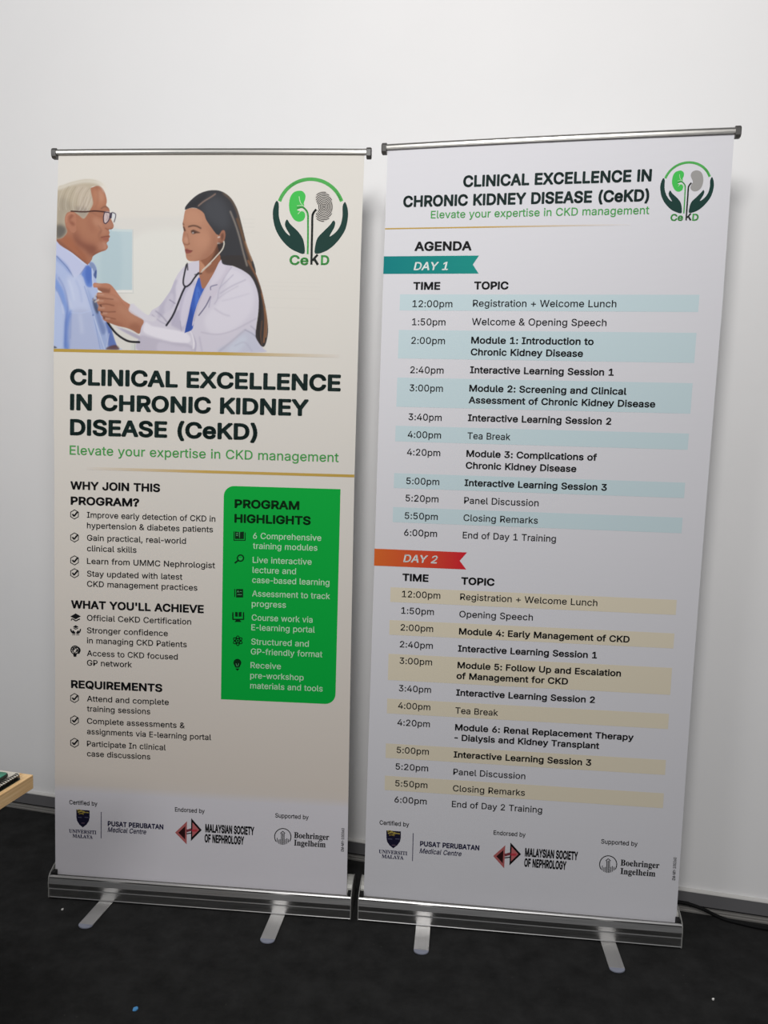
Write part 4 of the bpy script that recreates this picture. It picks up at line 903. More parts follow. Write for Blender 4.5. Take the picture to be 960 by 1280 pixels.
for side, grp, col, layer, w, closed, smooth, pts in [
    ('L','logo',(86,178,90),2,94,0,0,[1961,19248,1980,19299,2003,19349,2029,19397,2058,19443,2090,19487,2124,19530,2162,19570,2202,19607,2245,19642,2289,19675,2336,19704,2385,19730,2435,19754,2487,19774,2540,19791,2594,19805,2649,19815,2704,19822,2760,19826,2816,19826,2873,19822,2928,19816,2984,19806,3038,19792,3092,19776,3145,19756,3196,19733,3246,19707,3294,19678,3340,19646,3384,19611,3425,19574,3465,19535,3501,19493,3535,19449,3566,19403,3594,19356,3619,19307,3641,19256]),
    ('L','logo',(200,224,190),3,19,0,3,[2490,19370,2521,19225,2586,19141]),
    ('L','logo',(200,224,190),3,16,0,3,[2437,19125,2545,19131,2638,19121]),
    ('L','logo',(200,224,190),3,19,0,3,[2469,18908,2549,18988,2644,18983,2701,18883]),
    ('L','logo',(64,160,74),4,47,0,4,[2438,19067,2574,19088,2670,19028,2736,18910,2748,18646,2757,18276,2760,17852]),
    ('L','logo',(58,56,54),3,22,0,0,[3194,19103,3194,19099,3193,19094,3192,19091,3190,19087,3188,19084,3185,19081,3182,19079,3179,19078,3175,19077,3172,19076,3168,19076,3164,19077,3161,19079,3158,19081,3155,19084,3153,19087,3151,19090,3149,19094,3148,19098,3148,19102,3148,19106,3149,19110,3150,19114,3152,19118,3154,19121,3157,19124,3160,19126,3163,19127,3167,19128,3170,19129,3174,19128,3178,19128,3181,19126,3184,19124,3187,19121,3189,19118,3191,19115,3193,19111,3194,19107,3194,19103]),
    ('L','logo',(58,56,54),3,22,0,0,[3234,19103,3233,19092,3231,19081,3228,19071,3223,19061,3217,19053,3210,19045,3201,19039,3192,19035,3183,19032,3173,19031,3163,19032,3153,19035,3144,19039,3135,19045,3128,19052,3121,19060,3116,19070,3112,19080,3109,19091,3108,19102,3109,19113,3111,19124,3114,19134,3119,19144,3125,19152,3132,19160,3141,19166,3150,19170,3159,19173,3169,19173,3179,19173,3189,19170,3198,19166,3206,19160,3214,19153,3221,19145,3226,19135,3230,19125,3233,19114,3234,19103]),
    ('L','logo',(58,56,54),3,22,0,0,[3274,19103,3273,19085,3269,19067,3264,19050,3256,19035,3246,19021,3234,19009,3220,19000,3206,18993,3190,18988,3174,18987,3158,18988,3142,18992,3127,18999,3113,19008,3101,19020,3090,19034,3081,19049,3074,19066,3070,19084,3068,19102,3069,19120,3072,19138,3078,19155,3086,19170,3096,19184,3108,19196,3122,19205,3136,19212,3152,19217,3168,19218,3184,19217,3200,19213,3215,19206,3229,19196,3241,19185,3252,19171,3261,19156,3268,19139,3272,19121,3274,19103]),
    ('L','logo',(58,56,54),3,22,0,0,[3313,19103,3312,19078,3308,19054,3300,19030,3289,19009,3275,18990,3258,18973,3239,18960,3219,18950,3197,18944,3175,18942,3153,18944,3131,18950,3110,18959,3091,18972,3073,18988,3058,19007,3046,19029,3037,19052,3031,19077,3029,19102,3030,19127,3034,19151,3042,19175,3053,19196,3067,19215,3084,19232,3103,19245,3123,19255,3145,19261,3167,19263,3189,19261,3211,19255,3232,19246,3251,19233,3268,19216,3283,19197,3296,19176,3305,19153,3311,19128,3313,19103]),
    ('L','logo',(58,56,54),3,22,0,0,[3353,19104,3351,19071,3346,19040,3335,19010,3321,18983,3303,18958,3282,18937,3258,18920,3232,18908,3205,18900,3176,18897,3148,18900,3120,18907,3093,18919,3068,18936,3046,18957,3027,18981,3011,19008]),
    ('L','logo',(58,56,54),3,22,0,0,[2996,19165,3006,19195,3021,19222,3039,19247,3060,19268,3084,19285,3110,19297,3137,19305,3166,19308,3194,19305,3222,19298,3249,19286,3273,19269,3296,19248,3315,19224,3330,19196,3342,19167,3350,19136,3353,19104]),
    ('L','logo',(58,56,54),3,22,0,0,[3392,19104,3391,19065,3384,19027,3371,18990,3354,18957,3332,18927,3307,18901,3277,18880,3246,18865,3212,18856,3178,18852,3143,18855,3109,18864,3076,18879,3046,18899,3019,18925,2996,18954]),
    ('L','logo',(58,56,54),3,22,0,0,[2971,19215,2988,19248,3010,19278,3035,19304,3065,19325,3096,19340,3130,19349,3164,19352,3199,19349,3233,19340,3266,19325,3296,19305,3323,19280,3346,19250,3365,19217,3379,19181,3389,19143,3392,19104]),
    ('L','logo',(58,56,54),3,22,0,0,[3387,18931,3361,18895,3331,18865,3297,18841,3259,18823,3220,18812,3179,18808,3138,18811,3098,18822,3059,18839,3024,18863,2992,18893,2964,18928]),
    ('L','logo',(58,56,54),3,22,0,0,[2955,19275,2981,19310,3011,19340,3045,19364,3083,19382,3122,19393,3163,19397,3204,19393,3244,19383,3282,19365,3318,19341,3350,19312,3377,19277]),
    ('L','logo',(58,56,54),3,22,0,0,[3316,18801,3273,18780,3227,18767,3180,18763,3133,18767,3086,18779,3042,18799,3001,18827,2964,18861]),
    ('L','logo',(58,56,54),3,22,0,0,[2952,19341,2987,19376,3026,19404,3069,19424,3115,19437,3162,19441,3209,19437,3255,19425,3299,19405]),
    ('L','logo',(58,56,54),3,22,0,0,[3181,18718,3128,18722,3075,18736,3025,18759,2979,18790]),
    ('L','logo',(58,56,54),3,22,0,0,[2963,19412,3007,19444,3056,19467,3108,19481,3161,19486,3214,19482]),
    ('L','logo',(30,34,32),5,58,0,4,[2961,19030,2890,18937,2863,18832,2865,18541,2865,18118,2868,17574]),
    ('L','logo',(30,34,32),5,60,0,0,[2898,17681,3027,17833]),
    ('L','logo',(30,34,32),5,66,0,0,[2934,17734,3042,17573]),
    ('R','logo',(86,178,90),2,56,0,0,[2755,19508,2767,19539,2781,19569,2797,19598,2815,19625,2834,19652,2855,19678,2878,19702,2903,19724,2929,19745,2956,19765,2985,19783,3015,19798,3045,19813,3077,19825,3110,19835,3143,19843,3176,19849,3210,19854,3244,19856,3279,19856,3313,19854,3347,19850,3381,19844,3414,19835,3447,19826,3480,19814,3511,19800,3542,19784,3571,19767,3599,19748,3626,19727,3651,19704,3676,19681,3698,19656,3718,19629,3737,19601,3754,19573,3770,19544,3783,19513]),
    ('R','logo',(200,224,190),3,12,0,3,[3079,19582,3098,19494,3138,19444]),
    ('R','logo',(200,224,190),3,10,0,3,[3047,19434,3113,19438,3170,19432]),
    ('R','logo',(200,224,190),3,12,0,3,[3066,19304,3115,19352,3173,19349,3208,19289]),
    ('R','logo',(64,160,74),4,28,0,4,[3047,19399,3130,19412,3189,19376,3230,19305,3237,19146,3242,18923,3244,18668]),
    ('R','logo',(30,34,32),5,35,0,4,[3367,19377,3324,19321,3307,19258,3308,19083,3308,18828,3310,18501]),
    ('R','logo',(30,34,32),5,36,0,0,[3329,18565,3408,18657]),
    ('R','logo',(30,34,32),5,40,0,0,[3351,18597,3417,18500]),
    ('L','body',(40,40,42),3,23,1,0,[-3643,10724,-3532,10664,-3532,10536,-3642,10468,-3753,10529,-3754,10657]),
    ('L','body',(22,23,26),4,46,0,0,[-3702,10603,-3656,10546,-3547,10680]),
    ('L','body',(40,40,42),3,23,1,0,[-3641,10077,-3530,10016,-3530,9887,-3641,9819,-3752,9880,-3752,10009]),
    ('L','body',(22,23,26),4,46,0,0,[-3701,9955,-3655,9898,-3545,10032]),
    ('L','body',(40,40,42),3,23,1,0,[-3641,9431,-3529,9370,-3529,9241,-3641,9172,-3752,9233,-3752,9363]),
    ('L','body',(22,23,26),4,46,0,0,[-3700,9309,-3654,9252,-3544,9387]),
    ('L','body',(40,40,42),3,23,1,0,[-3641,9066,-3529,9005,-3529,8876,-3641,8807,-3752,8868,-3752,8998]),
    ('L','body',(22,23,26),4,46,0,0,[-3700,8944,-3654,8886,-3544,9022]),
    ('L','body',(40,40,42),3,23,1,0,[-3653,5478,-3540,5416,-3541,5283,-3655,5211,-3768,5273,-3767,5406]),
    ('L','body',(22,23,26),4,46,0,0,[-3715,5351,-3668,5292,-3555,5433]),
    ('L','body',(40,40,42),3,23,1,0,[-3658,4827,-3545,4765,-3546,4631,-3660,4558,-3773,4620,-3772,4754]),
    ('L','body',(22,23,26),4,46,0,0,[-3720,4699,-3673,4640,-3560,4782]),
    ('L','body',(40,40,42),3,23,1,0,[-3664,4165,-3550,4103,-3551,3968,-3666,3894,-3780,3956,-3778,4091]),
    ('L','body',(22,23,26),4,46,0,0,[-3726,4036,-3679,3977,-3565,4120]),
    ('L','body',(22,23,26),3,31,0,3,[-3731,7627,-3677,7623,-3609,7581,-3542,7614,-3490,7639]),
    ('L','body',(22,23,26),3,28,0,0,[-3745,7593,-3724,7607]),
    ('L','body',(22,23,26),3,23,0,3,[-3671,7374,-3610,7343,-3542,7379]),
    ('L','body',(22,23,26),3,18,0,0,[-3712,7174,-3624,7178]),
    ('L','body',(22,23,26),3,18,0,0,[-3594,7179,-3505,7183]),
    ('L','body',(22,23,26),3,31,1,0,[-3517,6746,-3524,6706,-3545,6671,-3575,6644,-3613,6629,-3653,6627,-3691,6639,-3722,6664,-3742,6698,-3748,6737,-3741,6776,-3721,6812,-3690,6839,-3652,6854,-3612,6855,-3575,6843,-3544,6819,-3524,6785]),
    ('L','body',(22,23,26),3,21,0,0,[-3721,6765,-3647,6646]),
    ('L','body',(22,23,26),3,21,0,0,[-3646,6849,-3531,6705]),
    ('L','body',(22,23,26),3,21,0,0,[-3707,6806,-3544,6813]),
    ('L','body',(22,23,26),3,21,0,0,[-3715,6697,-3558,6853]),
    ('L','body',(22,23,26),3,21,0,0,[-3640,6646,-3544,6772]),
    ('L','body',(22,23,26),3,34,0,3,[-3531,6827,-3483,6741,-3531,6637]),
    ('L','box',(2,44,16),3,24,0,0,[875,10257,879,10017,1193,10024,1189,10245]),
    ('L','box',(96,176,120),4,12,0,0,[935,10219,997,10221]),
    ('L','box',(96,176,120),4,12,0,0,[936,10184,997,10186]),
    ('L','box',(96,176,120),4,12,0,0,[936,10149,998,10151]),
    ('L','box',(96,176,120),4,14,0,0,[1033,10248,1035,10100]),
    ('L','box',(2,44,16),3,33,1,0,[1157,9528,1152,9498,1137,9471,1114,9451,1086,9440,1055,9439,1026,9448,1003,9467,987,9493,981,9522,986,9552,1001,9579,1024,9599,1053,9611,1083,9612,1112,9602,1135,9584,1151,9558]),
    ('L','box',(96,176,120),4,15,0,0,[1034,9515,1070,9490,1113,9518]),
    ('L','box',(2,44,16),3,45,0,0,[1000,9453,913,9380]),
    ('L','box',(2,44,16),3,24,0,0,[921,8652,921,8432]),
    ('L','box',(96,176,120),4,14,0,0,[988,8557,1013,8611,1040,8559]),
    ('L','box',(96,176,120),4,14,0,0,[1066,8587,1119,8589]),
    ('L','box',(96,176,120),4,15,0,0,[997,8496,1124,8501]),
    ('L','box',(2,44,16),3,36,0,0,[878,7992,881,7794,1182,7806,1179,8004]),
    ('L','box',(2,44,16),3,24,1,0,[1086,7196,1083,7239,1074,7277,1061,7307,1045,7326,1027,7332,1009,7325,994,7304,981,7273,974,7234,972,7192,975,7149,984,7111,997,7081,1013,7062,1031,7055,1049,7063,1064,7083,1076,7114,1084,7153]),
    ('L','box',(2,44,16),3,24,1,0,[1058,7145,1093,7171,1122,7198,1142,7225,1150,7249,1147,7268,1132,7279,1107,7282,1075,7276,1038,7263,1000,7242,964,7217,936,7190,916,7163,907,7139,910,7120,925,7109,950,7105,983,7111,1020,7125]),
    ('L','box',(2,44,16),3,24,1,0,[1057,7245,1018,7262,981,7273,948,7276,923,7271,908,7258,906,7239,915,7216,936,7191,965,7165,1001,7143,1040,7126,1077,7115,1110,7112,1135,7117,1149,7129,1152,7148,1143,7172,1122,7197,1093,7222]),
    ('L','box',(96,176,120),4,13,0,0,[988,6546,1014,6463]),
    ('L','box',(96,176,120),4,13,0,0,[1064,6549,1040,6464]),
    ('L','spon',(170,150,60),3,33,0,3,[-3603,2018,-3536,2032,-3469,2006]),
    ('L','spon',(190,170,90),3,33,0,3,[-3588,1959,-3489,1991,-3390,1983]),
    ('L','spon',(170,152,80),3,33,0,3,[-3458,1939,-3365,1971,-3272,1962]),
    ('L','spon',(150,130,60),3,33,0,3,[-3557,1909,-3488,1927,-3419,1905]),
    ('L','spon',(96,96,118),3,18,0,0,[-3590,1806,-3479,1805]),
    ('L','spon',(96,96,118),3,18,0,0,[-3392,1818,-3281,1817]),
    ('L','spon',(110,90,108),3,18,0,0,[-3489,1635,-3394,1642]),
    ('L','spon',(96,94,112),2,24,0,0,[-2894,2006,-2906,1213]),
    ('L','spon',(124,60,68),3,76,0,0,[-384,1596,-247,1646]),
    ('L','spon',(30,16,18),3,32,0,0,[-383,1514,-246,1543]),
    ('L','spon',(188,60,72),5,63,0,0,[-219,1620,-85,1629]),
    ('L','spon',(34,36,38),2,25,0,0,[2601,1479,2617,1508,2629,1539,2637,1571,2641,1603,2641,1636,2636,1668,2627,1699,2613,1728,2596,1755,2576,1779,2552,1800,2525,1817,2497,1831,2466,1840,2435,1844,2403,1845,2371,1840,2340,1832,2310,1819,2282,1802,2256,1782,2233,1758,2213,1731,2197,1702,2185,1671,2177,1639,2173,1606,2174,1574,2179,1541,2188,1510,2202,1481,2219,1454]),
    ('L','spon',(34,36,38),2,20,0,0,[2249,1560,2251,1425]),
    ('L','spon',(34,36,38),2,20,0,0,[2292,1515,2294,1396]),
    ('L','spon',(34,36,38),2,20,0,0,[2331,1529,2334,1380]),
    ('L','spon',(34,36,38),2,22,0,0,[2368,1704,2374,1372]),
    ('L','spon',(34,36,38),2,22,0,0,[2406,1706,2412,1371]),
    ('L','spon',(34,36,38),2,22,0,0,[2443,1708,2449,1377]),
    ('L','spon',(34,36,38),2,20,0,0,[2486,1539,2489,1390]),
    ('L','spon',(34,36,38),2,20,0,0,[2526,1565,2529,1411]),
    ('L','spon',(34,36,38),2,20,0,0,[2568,1544,2570,1446]),
    ('L','spon',(34,36,38),2,20,0,0,[2340,1702,2404,1763,2471,1710]),
    ('R','spon',(170,150,60),3,36,0,3,[-3663,2008,-3594,2023,-3525,1997]),
    ('R','spon',(190,170,90),3,36,0,3,[-3645,1945,-3545,1980,-3443,1973]),
    ('R','spon',(170,152,80),3,36,0,3,[-3511,1925,-3417,1960,-3321,1953]),
    ('R','spon',(150,130,60),3,36,0,3,[-3611,1892,-3541,1912,-3469,1890]),
    ('R','spon',(96,96,118),3,20,0,0,[-3640,1783,-3527,1783]),
    ('R','spon',(96,96,118),3,20,0,0,[-3438,1799,-3325,1799]),
    ('R','spon',(110,90,108),3,20,0,0,[-3530,1604,-3433,1611]),
    ('R','spon',(96,94,112),2,24,0,0,[-2946,2003,-2940,1182]),
    ('R','spon',(124,60,68),3,76,0,0,[-398,1562,-247,1615]),
    ('R','spon',(30,16,18),3,32,0,0,[-394,1482,-243,1514]),
    ('R','spon',(188,60,72),5,64,0,0,[-221,1590,-95,1600]),
    ('R','spon',(34,36,38),2,25,0,0,[2594,1391,2609,1421,2620,1452,2627,1485,2629,1518,2628,1551,2622,1584,2612,1615,2598,1645,2580,1672,2559,1696,2535,1717,2509,1734,2480,1747,2450,1756,2419,1761,2388,1761,2357,1756,2327,1747,2298,1733,2271,1716,2247,1694,2225,1670,2207,1642,2192,1613,2182,1581,2175,1548,2173,1515,2174,1482,2181,1449,2191,1418,2205,1388,2223,1361]),
    ('R','spon',(34,36,38),2,20,0,0,[2248,1469,2255,1331]),
    ('R','spon',(34,36,38),2,20,0,0,[2292,1423,2298,1302]),
    ('R','spon',(34,36,38),2,20,0,0,[2330,1439,2338,1287]),
    ('R','spon',(34,36,38),2,22,0,0,[2359,1617,2377,1279]),
    ('R','spon',(34,36,38),2,22,0,0,[2396,1620,2414,1279]),
    ('R','spon',(34,36,38),2,22,0,0,[2432,1623,2450,1285]),
    ('R','spon',(34,36,38),2,20,0,0,[2480,1451,2488,1299]),
    ('R','spon',(34,36,38),2,20,0,0,[2518,1478,2526,1321]),
    ('R','spon',(34,36,38),2,20,0,0,[2560,1457,2565,1357]),
    ('R','spon',(34,36,38),2,20,0,0,[2332,1615,2393,1678,2460,1625]),
]:
    ART.setdefault((side, grp), []).append(('s', col, layer, w, closed, smooth, pts))
for side, grp, style, col, s, u0, v, u1 in [
    ('L','head','h','ink','CLINICAL EXCELLENCE',-3795,14185,3750),
    ('L','head','h','ink','IN CHRONIC KIDNEY',-3789,13494,2887),
    ('L','head','h','ink','DISEASE (CeKD)',-3783,12800,1483),
    ('L','head','t','green','Elevate your expertise in CKD management',-3787,12264,3743),
    ('L','body','s','black','WHY JOIN THIS',-3764,11293,-1216),
    ('L','body','s','black','PROGRAM?',-3753,10866,-1803),
    ('L','body','b','black','Improve early detection of CKD in',-3286,10515,348),
    ('L','body','b','black','hypertension & diabetes patients',-3285,10218,285),
    ('L','body','b','black','Gain practical, real-world',-3284,9872,-471),
    ('L','body','b','black','clinical skills',-3283,9573,-1870),
    ('L','body','b','black','Learn from UMMC Nephrologist',-3283,9215,357),
    ('L','body','b','black','Stay updated with latest',-3282,8859,-562),
    ('L','body','b','black','CKD management practices',-3282,8569,-133),
    ('L','body','s','black',"WHAT YOU'LL ACHIEVE",-3741,7937,56),
    ('L','body','b','black','Official CeKD Certification',-3283,7600,-299),
    ('L','body','b','black','Stronger confidence',-3283,7243,-960),
    ('L','body','b','black','in managing CKD Patients',-3284,6950,-418),
    ('L','body','b','black','Access to CKD focused',-3285,6585,-673),
    ('L','body','b','black','GP network',-3286,6307,-1986),
    ('L','body','s','black','REQUIREMENTS',-3752,5635,-1108),
    ('L','body','b','black','Attend and complete',-3290,5267,-921),
    ('L','body','b','black','training sessions',-3292,4973,-1453),
    ('L','body','b','black','Complete assessments &',-3294,4614,-455),
    ('L','body','b','black','assignments via E-learning portal',-3296,4307,308),
    ('L','body','b','black','Participate In clinical',-3299,3945,-999),
    ('L','body','b','black','case discussions',-3301,3651,-1449),
    ('L','box','p','dkgreen','PROGRAM',881,10917,2687),
    ('L','box','p','dkgreen','HIGHLIGHTS',882,10509,3010),
    ('L','box','w','pale','6 Comprehensive',1410,10077,3315),
    ('L','box','w','pale','training modules',1414,9798,3214),
    ('L','box','w','pale','Live interactive',1414,9404,3061),
    ('L','box','w','pale','lecture and',1415,9123,2632),
    ('L','box','w','pale','case-based learning',1408,8844,3570),
    ('L','box','w','pale','Assessment to track',1414,8463,3595),
    ('L','box','w','pale','progress',1408,8173,2371),
    ('L','box','w','pale','Course work via',1414,7785,3123),
    ('L','box','w','pale','E-learning portal',1408,7506,3194),
    ('L','box','w','pale','Structured and',1410,7103,3033),
    ('L','box','w','pale','GP-friendly format',1403,6821,3420),
    ('L','box','w','pale','Receive',1402,6433,2262),
    ('L','box','w','pale','pre-workshop',1398,6141,2909),
    ('L','box','w','pale','materials and tools',1402,5850,3450),
    ('L','spon','c','black','Certified by',-3838,2188,-3006),
    ('L','spon','c','black','Endorsed by',-723,2158,140),
    ('L','spon','c','black','Supported by',2179,2157,3136),
    ('L','spon','us','navy','UNIVERSITI',-3860,1328,-3045),
    ('L','spon','us','navy','MALAYA',-3755,1185,-3154),
    ('L','spon','pp','navy','PUSAT PERUBATAN',-2703,1601,-1063),
    ('L','spon','pm','navy','Medical Centre',-2709,1424,-1579),
    ('L','spon','ms','black','MALAYSIAN SOCIETY',163,1596,1580),
    ('L','spon','ms','black','OF NEPHROLOGY',147,1295,1293),
    ('L','spon','bi','black','Boehringer',2729,1595,3733),
    ('L','spon','bi','black','Ingelheim',2734,1375,3638),
    ('L','logo','lg','green','Ce',2266,17555,2786),
    ('L','logo','lg','green','D',3124,17562,3352),
    ('R','head','rh','ink','CLINICAL EXCELLENCE IN',-2235,19440,2426),
    ('R','head','rh','ink','CHRONIC KIDNEY DISEASE (CeKD)',-3787,18969,2399),
    ('R','head','rt','green','Elevate your expertise in CKD management',-3043,18666,2419),
    ('R','day1','ra','black','AGENDA',-3442,17834,-1949),
    ('R','day1','rd','white','DAY 1',-3445,17337,-2550),
    ('R','day1','ra2','black','TIME',-3439,16831,-2726),
    ('R','day1','ra2','black','TOPIC',-1847,16840,-963),
    ('R','day1','rb','black','12:00pm',-3442,16382,-2393),
    ('R','day1','rb','black','Registration + Welcome Lunch',-1861,16400,1763),
    ('R','day1','rb','black','1:50pm',-3436,15912,-2557),
    ('R','day1','rb','black','Welcome & Opening Speech',-1869,15929,1545),
    ('R','day1','rb','black','2:00pm',-3440,15426,-2550),
    ('R','day1','rm','black','Module 1: Introduction to',-1869,15451,1253),
    ('R','day1','rm','black','Chronic Kidney Disease',-1868,15147,1003),
    ('R','day1','rb','black','2:40pm',-3441,14659,-2559),
    ('R','day1','rm','black','Interactive Learning Session 1',-1868,14685,1797),
    ('R','day1','rb','black','3:00pm',-3444,14185,-2561),
    ('R','day1','rm','black','Module 2: Screening and Clinical',-1869,14207,2145),
    ('R','day1','rm','black','Assessment of Chronic Kidney Disease',-1875,13901,2878),
    ('R','day1','rb','black','3:40pm',-3448,13422,-2565),
    ('R','day1','rm','black','Interactive Learning Session 2',-1876,13435,1808),
    ('R','day1','rb','black','4:00pm',-3452,12957,-2565),
    ('R','day1','rb','black','Tea Break',-1869,12965,-749),
    ('R','day1','rb','black','4:20pm',-3456,12490,-2568),
    ('R','day1','rm','black','Module 3: Complications of',-1880,12497,1498),
    ('R','day1','rm','black','Chronic Kidney Disease',-1885,12184,990),
    ('R','day1','rb','black','5:00pm',-3450,11722,-2568),
    ('R','day1','rm','black','Interactive Learning Session 3',-1900,11723,1795),
    ('R','day1','rb','black','5:20pm',-3454,11262,-2573),
    ('R','day1','rb','black','Panel Discussion',-1892,11255,62),
    ('R','day1','rb','black','5:50pm',-3460,10789,-2575),
    ('R','day1','rb','black','Closing Remarks',-1892,10791,65),
    ('R','day1','rb','black','6:00pm',-3463,10334,-2578),
    ('R','day1','rb','black','End of Day 1 Training',-1893,10326,557),
    ('R','day2','rd','white','DAY 2',-3461,9616,-2563),
    ('R','day2','ra2','black','TIME',-3469,9106,-2763),
    ('R','day2','ra2','black','TOPIC',-1888,9076,-1000),
    ('R','day2','rb','black','12:00pm',-3466,8662,-2431),
    ('R','day2','rb','black','Registration + Welcome Lunch',-1900,8657,1723),
    ('R','day2','rb','black','1:50pm',-3471,8208,-2587),
    ('R','day2','rb','black','Opening Speech',-1904,8185,55),
    ('R','day2','rb','black','2:00pm',-3476,7742,-2591),
    ('R','day2','rm','black','Module 4: Early Management of CKD',-1895,7710,2616),
    ('R','day2','rb','black','2:40pm',-3481,7276,-2585),
    ('R','day2','rm','black','Interactive Learning Session 1',-1905,7237,1792),
    ('R','day2','rb','black','3:00pm',-3476,6819,-2589),
    ('R','day2','rm','black','Module 5: Follow Up and Escalation',-1899,6776,2445),
    ('R','day2','rm','black','of Management for CKD',-1915,6478,1068),
    ('R','day2','rb','black','3:40pm',-3472,6049,-2591),
    ('R','day2','rm','black','Interactive Learning Session 2',-1909,6012,1802),
    ('R','day2','rb','black','4:00pm',-3477,5561,-2594),
    ('R','day2','rb','black','Tea Break',-1912,5509,-755),
    ('R','day2','rb','black','4:20pm',-3482,5084,-2588),
    ('R','day2','rm','black','Module 6: Renal Replacement Therapy',-1900,5036,2877),
    ('R','day2','rm','black','- Dialysis and Kidney Transplant',-1909,4747,1985),
    ('R','day2','rb','black','5:00pm',-3478,4298,-2590),
    ('R','day2','rm','black','Interactive Learning Session 3',-1911,4264,1800),
    ('R','day2','rb','black','5:20pm',-3495,3822,-2593),
    ('R','day2','rb','black','Panel Discussion',-1901,3773,57),
    ('R','day2','rb','black','5:50pm',-3490,3338,-2597),
    ('R','day2','rb','black','Closing Remarks',-1895,3301,68),
    ('R','day2','rb','black','6:00pm',-3496,2866,-2601),
    ('R','day2','rb','black','End of Day 2 Training',-1906,2845,555),
    ('R','spon','c','black','Certified by',-3893,2188,-3068),
    ('R','spon','c','black','Endorsed by',-731,2129,139),
    ('R','spon','c','black','Supported by',2180,2097,3150),
    ('R','spon','us','navy','UNIVERSITI',-3891,1343,-3093),
    ('R','spon','us','navy','MALAYA',-3806,1206,-3192),
    ('R','spon','pp','navy','PUSAT PERUBATAN',-2745,1642,-1104),
    ('R','spon','pm','navy','Medical Centre',-2753,1434,-1597),
    ('R','spon','ms','black','MALAYSIAN SOCIETY',148,1567,1578),
    ('R','spon','ms','black','OF NEPHROLOGY',140,1269,1280),
    ('R','spon','bi','black','Boehringer',2728,1516,3759),
    ('R','spon','bi','black','Ingelheim',2737,1275,3667),
    ('R','logo','rl','green','Ce',2935,18490,3234),
    ('R','logo','rl','green','D',3450,18486,3599),
    ('L','spon','cd','black','EM-MY-100360',4160,1291,4833),
    ('R','spon','cd','black','EM-MY-100360',4197,1216,4838),
]:
    ART.setdefault((side, grp), []).append(('t', style, col, s, u0, v, u1))


def pairs(q):
    return [(q[i] / 10000, q[i + 1] / 10000) for i in range(0, len(q), 2)]


def artwork(side, panel, surf, names):
    for grp, (nm, lab) in names.items():
        P = Print()
        for e in ART[side, grp]:
            if e[0] == 'p':
                pts = pairs(e[4])
                c = e[1]
                if len(c) == 6:
                    us = [p[0] for p in pts]
                    a, b, u0, u1 = lin(c[:3]), lin(c[3:]), min(us), max(us)
                    c = (lambda a, b, u0, u1: lambda x, y: mix(a, b, (x - u0) / (u1 - u0)))(a, b, u0, u1)
                P.poly(pts, c, e[2], e[3])
            elif e[0] == 's':
                P.stroke(pairs(e[6]), e[3] / 10000, e[1], e[2], e[4], e[5])
            else:
                P.text(e[1], e[3], e[4] / 10000, e[5] / 10000, e[6] / 10000, e[2], vert=e[1] == 'cd')
        P.build(nm, panel, surf, lab)


artwork('L', panelL, surfL, {
    'logo': ('printed_logo', 'round emblem of two hands holding a green and a striped kidney'),
    'head': ('printed_heading', 'large dark green heading over a light green tagline and gold rules'),
    'body': ('printed_checklist', 'black section titles with small icons and bullet lines'),
    'box': ('printed_highlights_box', 'bright green box with two round corners, dark icons and pale text'),
    'spon': ('printed_sponsor_row', 'row of small sponsor logos and captions'),
})
artwork('R', panelR, surfR, {
    'logo': ('printed_logo', 'round emblem of two hands holding a green and a striped kidney'),
    'head': ('printed_heading', 'dark heading over a light green tagline and a gold rule'),
    'day1': ('printed_timetable', 'first day timetable with teal ribbon and pale blue bands'),
    'day2': ('printed_timetable', 'second day timetable with red-orange ribbon and cream bands'),
    'spon': ('printed_sponsor_row', 'row of small sponsor logos and captions'),
})

# ------------------------------------------------------------------ printed photograph (dots of ink as a fine colour grid)
PH = 0.0014
U0, U1, V0, V1 = -0.4310, 0.3600, 1.5163, 1.9850
nu, nv = int((U1 - U0) / PH) + 1, int((V1 - V0) / PH) + 1
us = np.linspace(U0, U1, nu)
vs = np.linspace(V0, V1, nv)
canvas = np.empty((nv, nu, 3))
for j, v in enumerate(vs):
    canvas[j, :] = tone_left(0, v)
CLIP = {}


def sub_window(lo, hi, pad):
    i0 = max(int((lo[0] - pad - U0) / PH), 0)
    i1 = min(int((hi[0] + pad - U0) / PH) + 2, nu)
    j0 = max(int((lo[1] - pad - V0) / PH), 0)
    j1 = min(int((hi[1] + pad - V0) / PH) + 2, nv)
    return i0, i1, j0, j1


def gauss(A, s):
    if s < 0.25:
        return A
    r = int(3 * s) + 1
    k = np.exp(-0.5 * (np.arange(-r, r + 1) / s) ** 2)
    k /= k.sum()
    A = np.apply_along_axis(lambda x: np.convolve(np.pad(x, r, 'edge'), k, 'valid'), 0, A)
    return np.apply_along_axis(lambda x: np.convolve(np.pad(x, r, 'edge'), k, 'valid'), 1, A)


def mask_poly(pts, win):
    i0, i1, j0, j1 = win
    SS = 3
    acc = np.zeros((j1 - j0, i1 - i0))
    P = np.array(pts)
    Q = np.roll(P, -1, 0)
    for sj in range(SS):
        yy = vs[j0:j1] + ((sj + .5) / SS - .5) * PH
        for si in range(SS):
            xx = us[i0:i1] + ((si + .5) / SS - .5) * PH
            ins = np.zeros((len(yy), len(xx)), bool)
            for (x0, y0), (x1, y1) in zip(P, Q):
                row = (y0 > yy) != (y1 > yy)
                if not row.any():
                    continue
                xi = (x1 - x0) * (yy[row] - y0) / (y1 - y0) + x0
                ins[row] ^= xx[None, :] < xi[:, None]
            acc += ins
    return acc / SS / SS


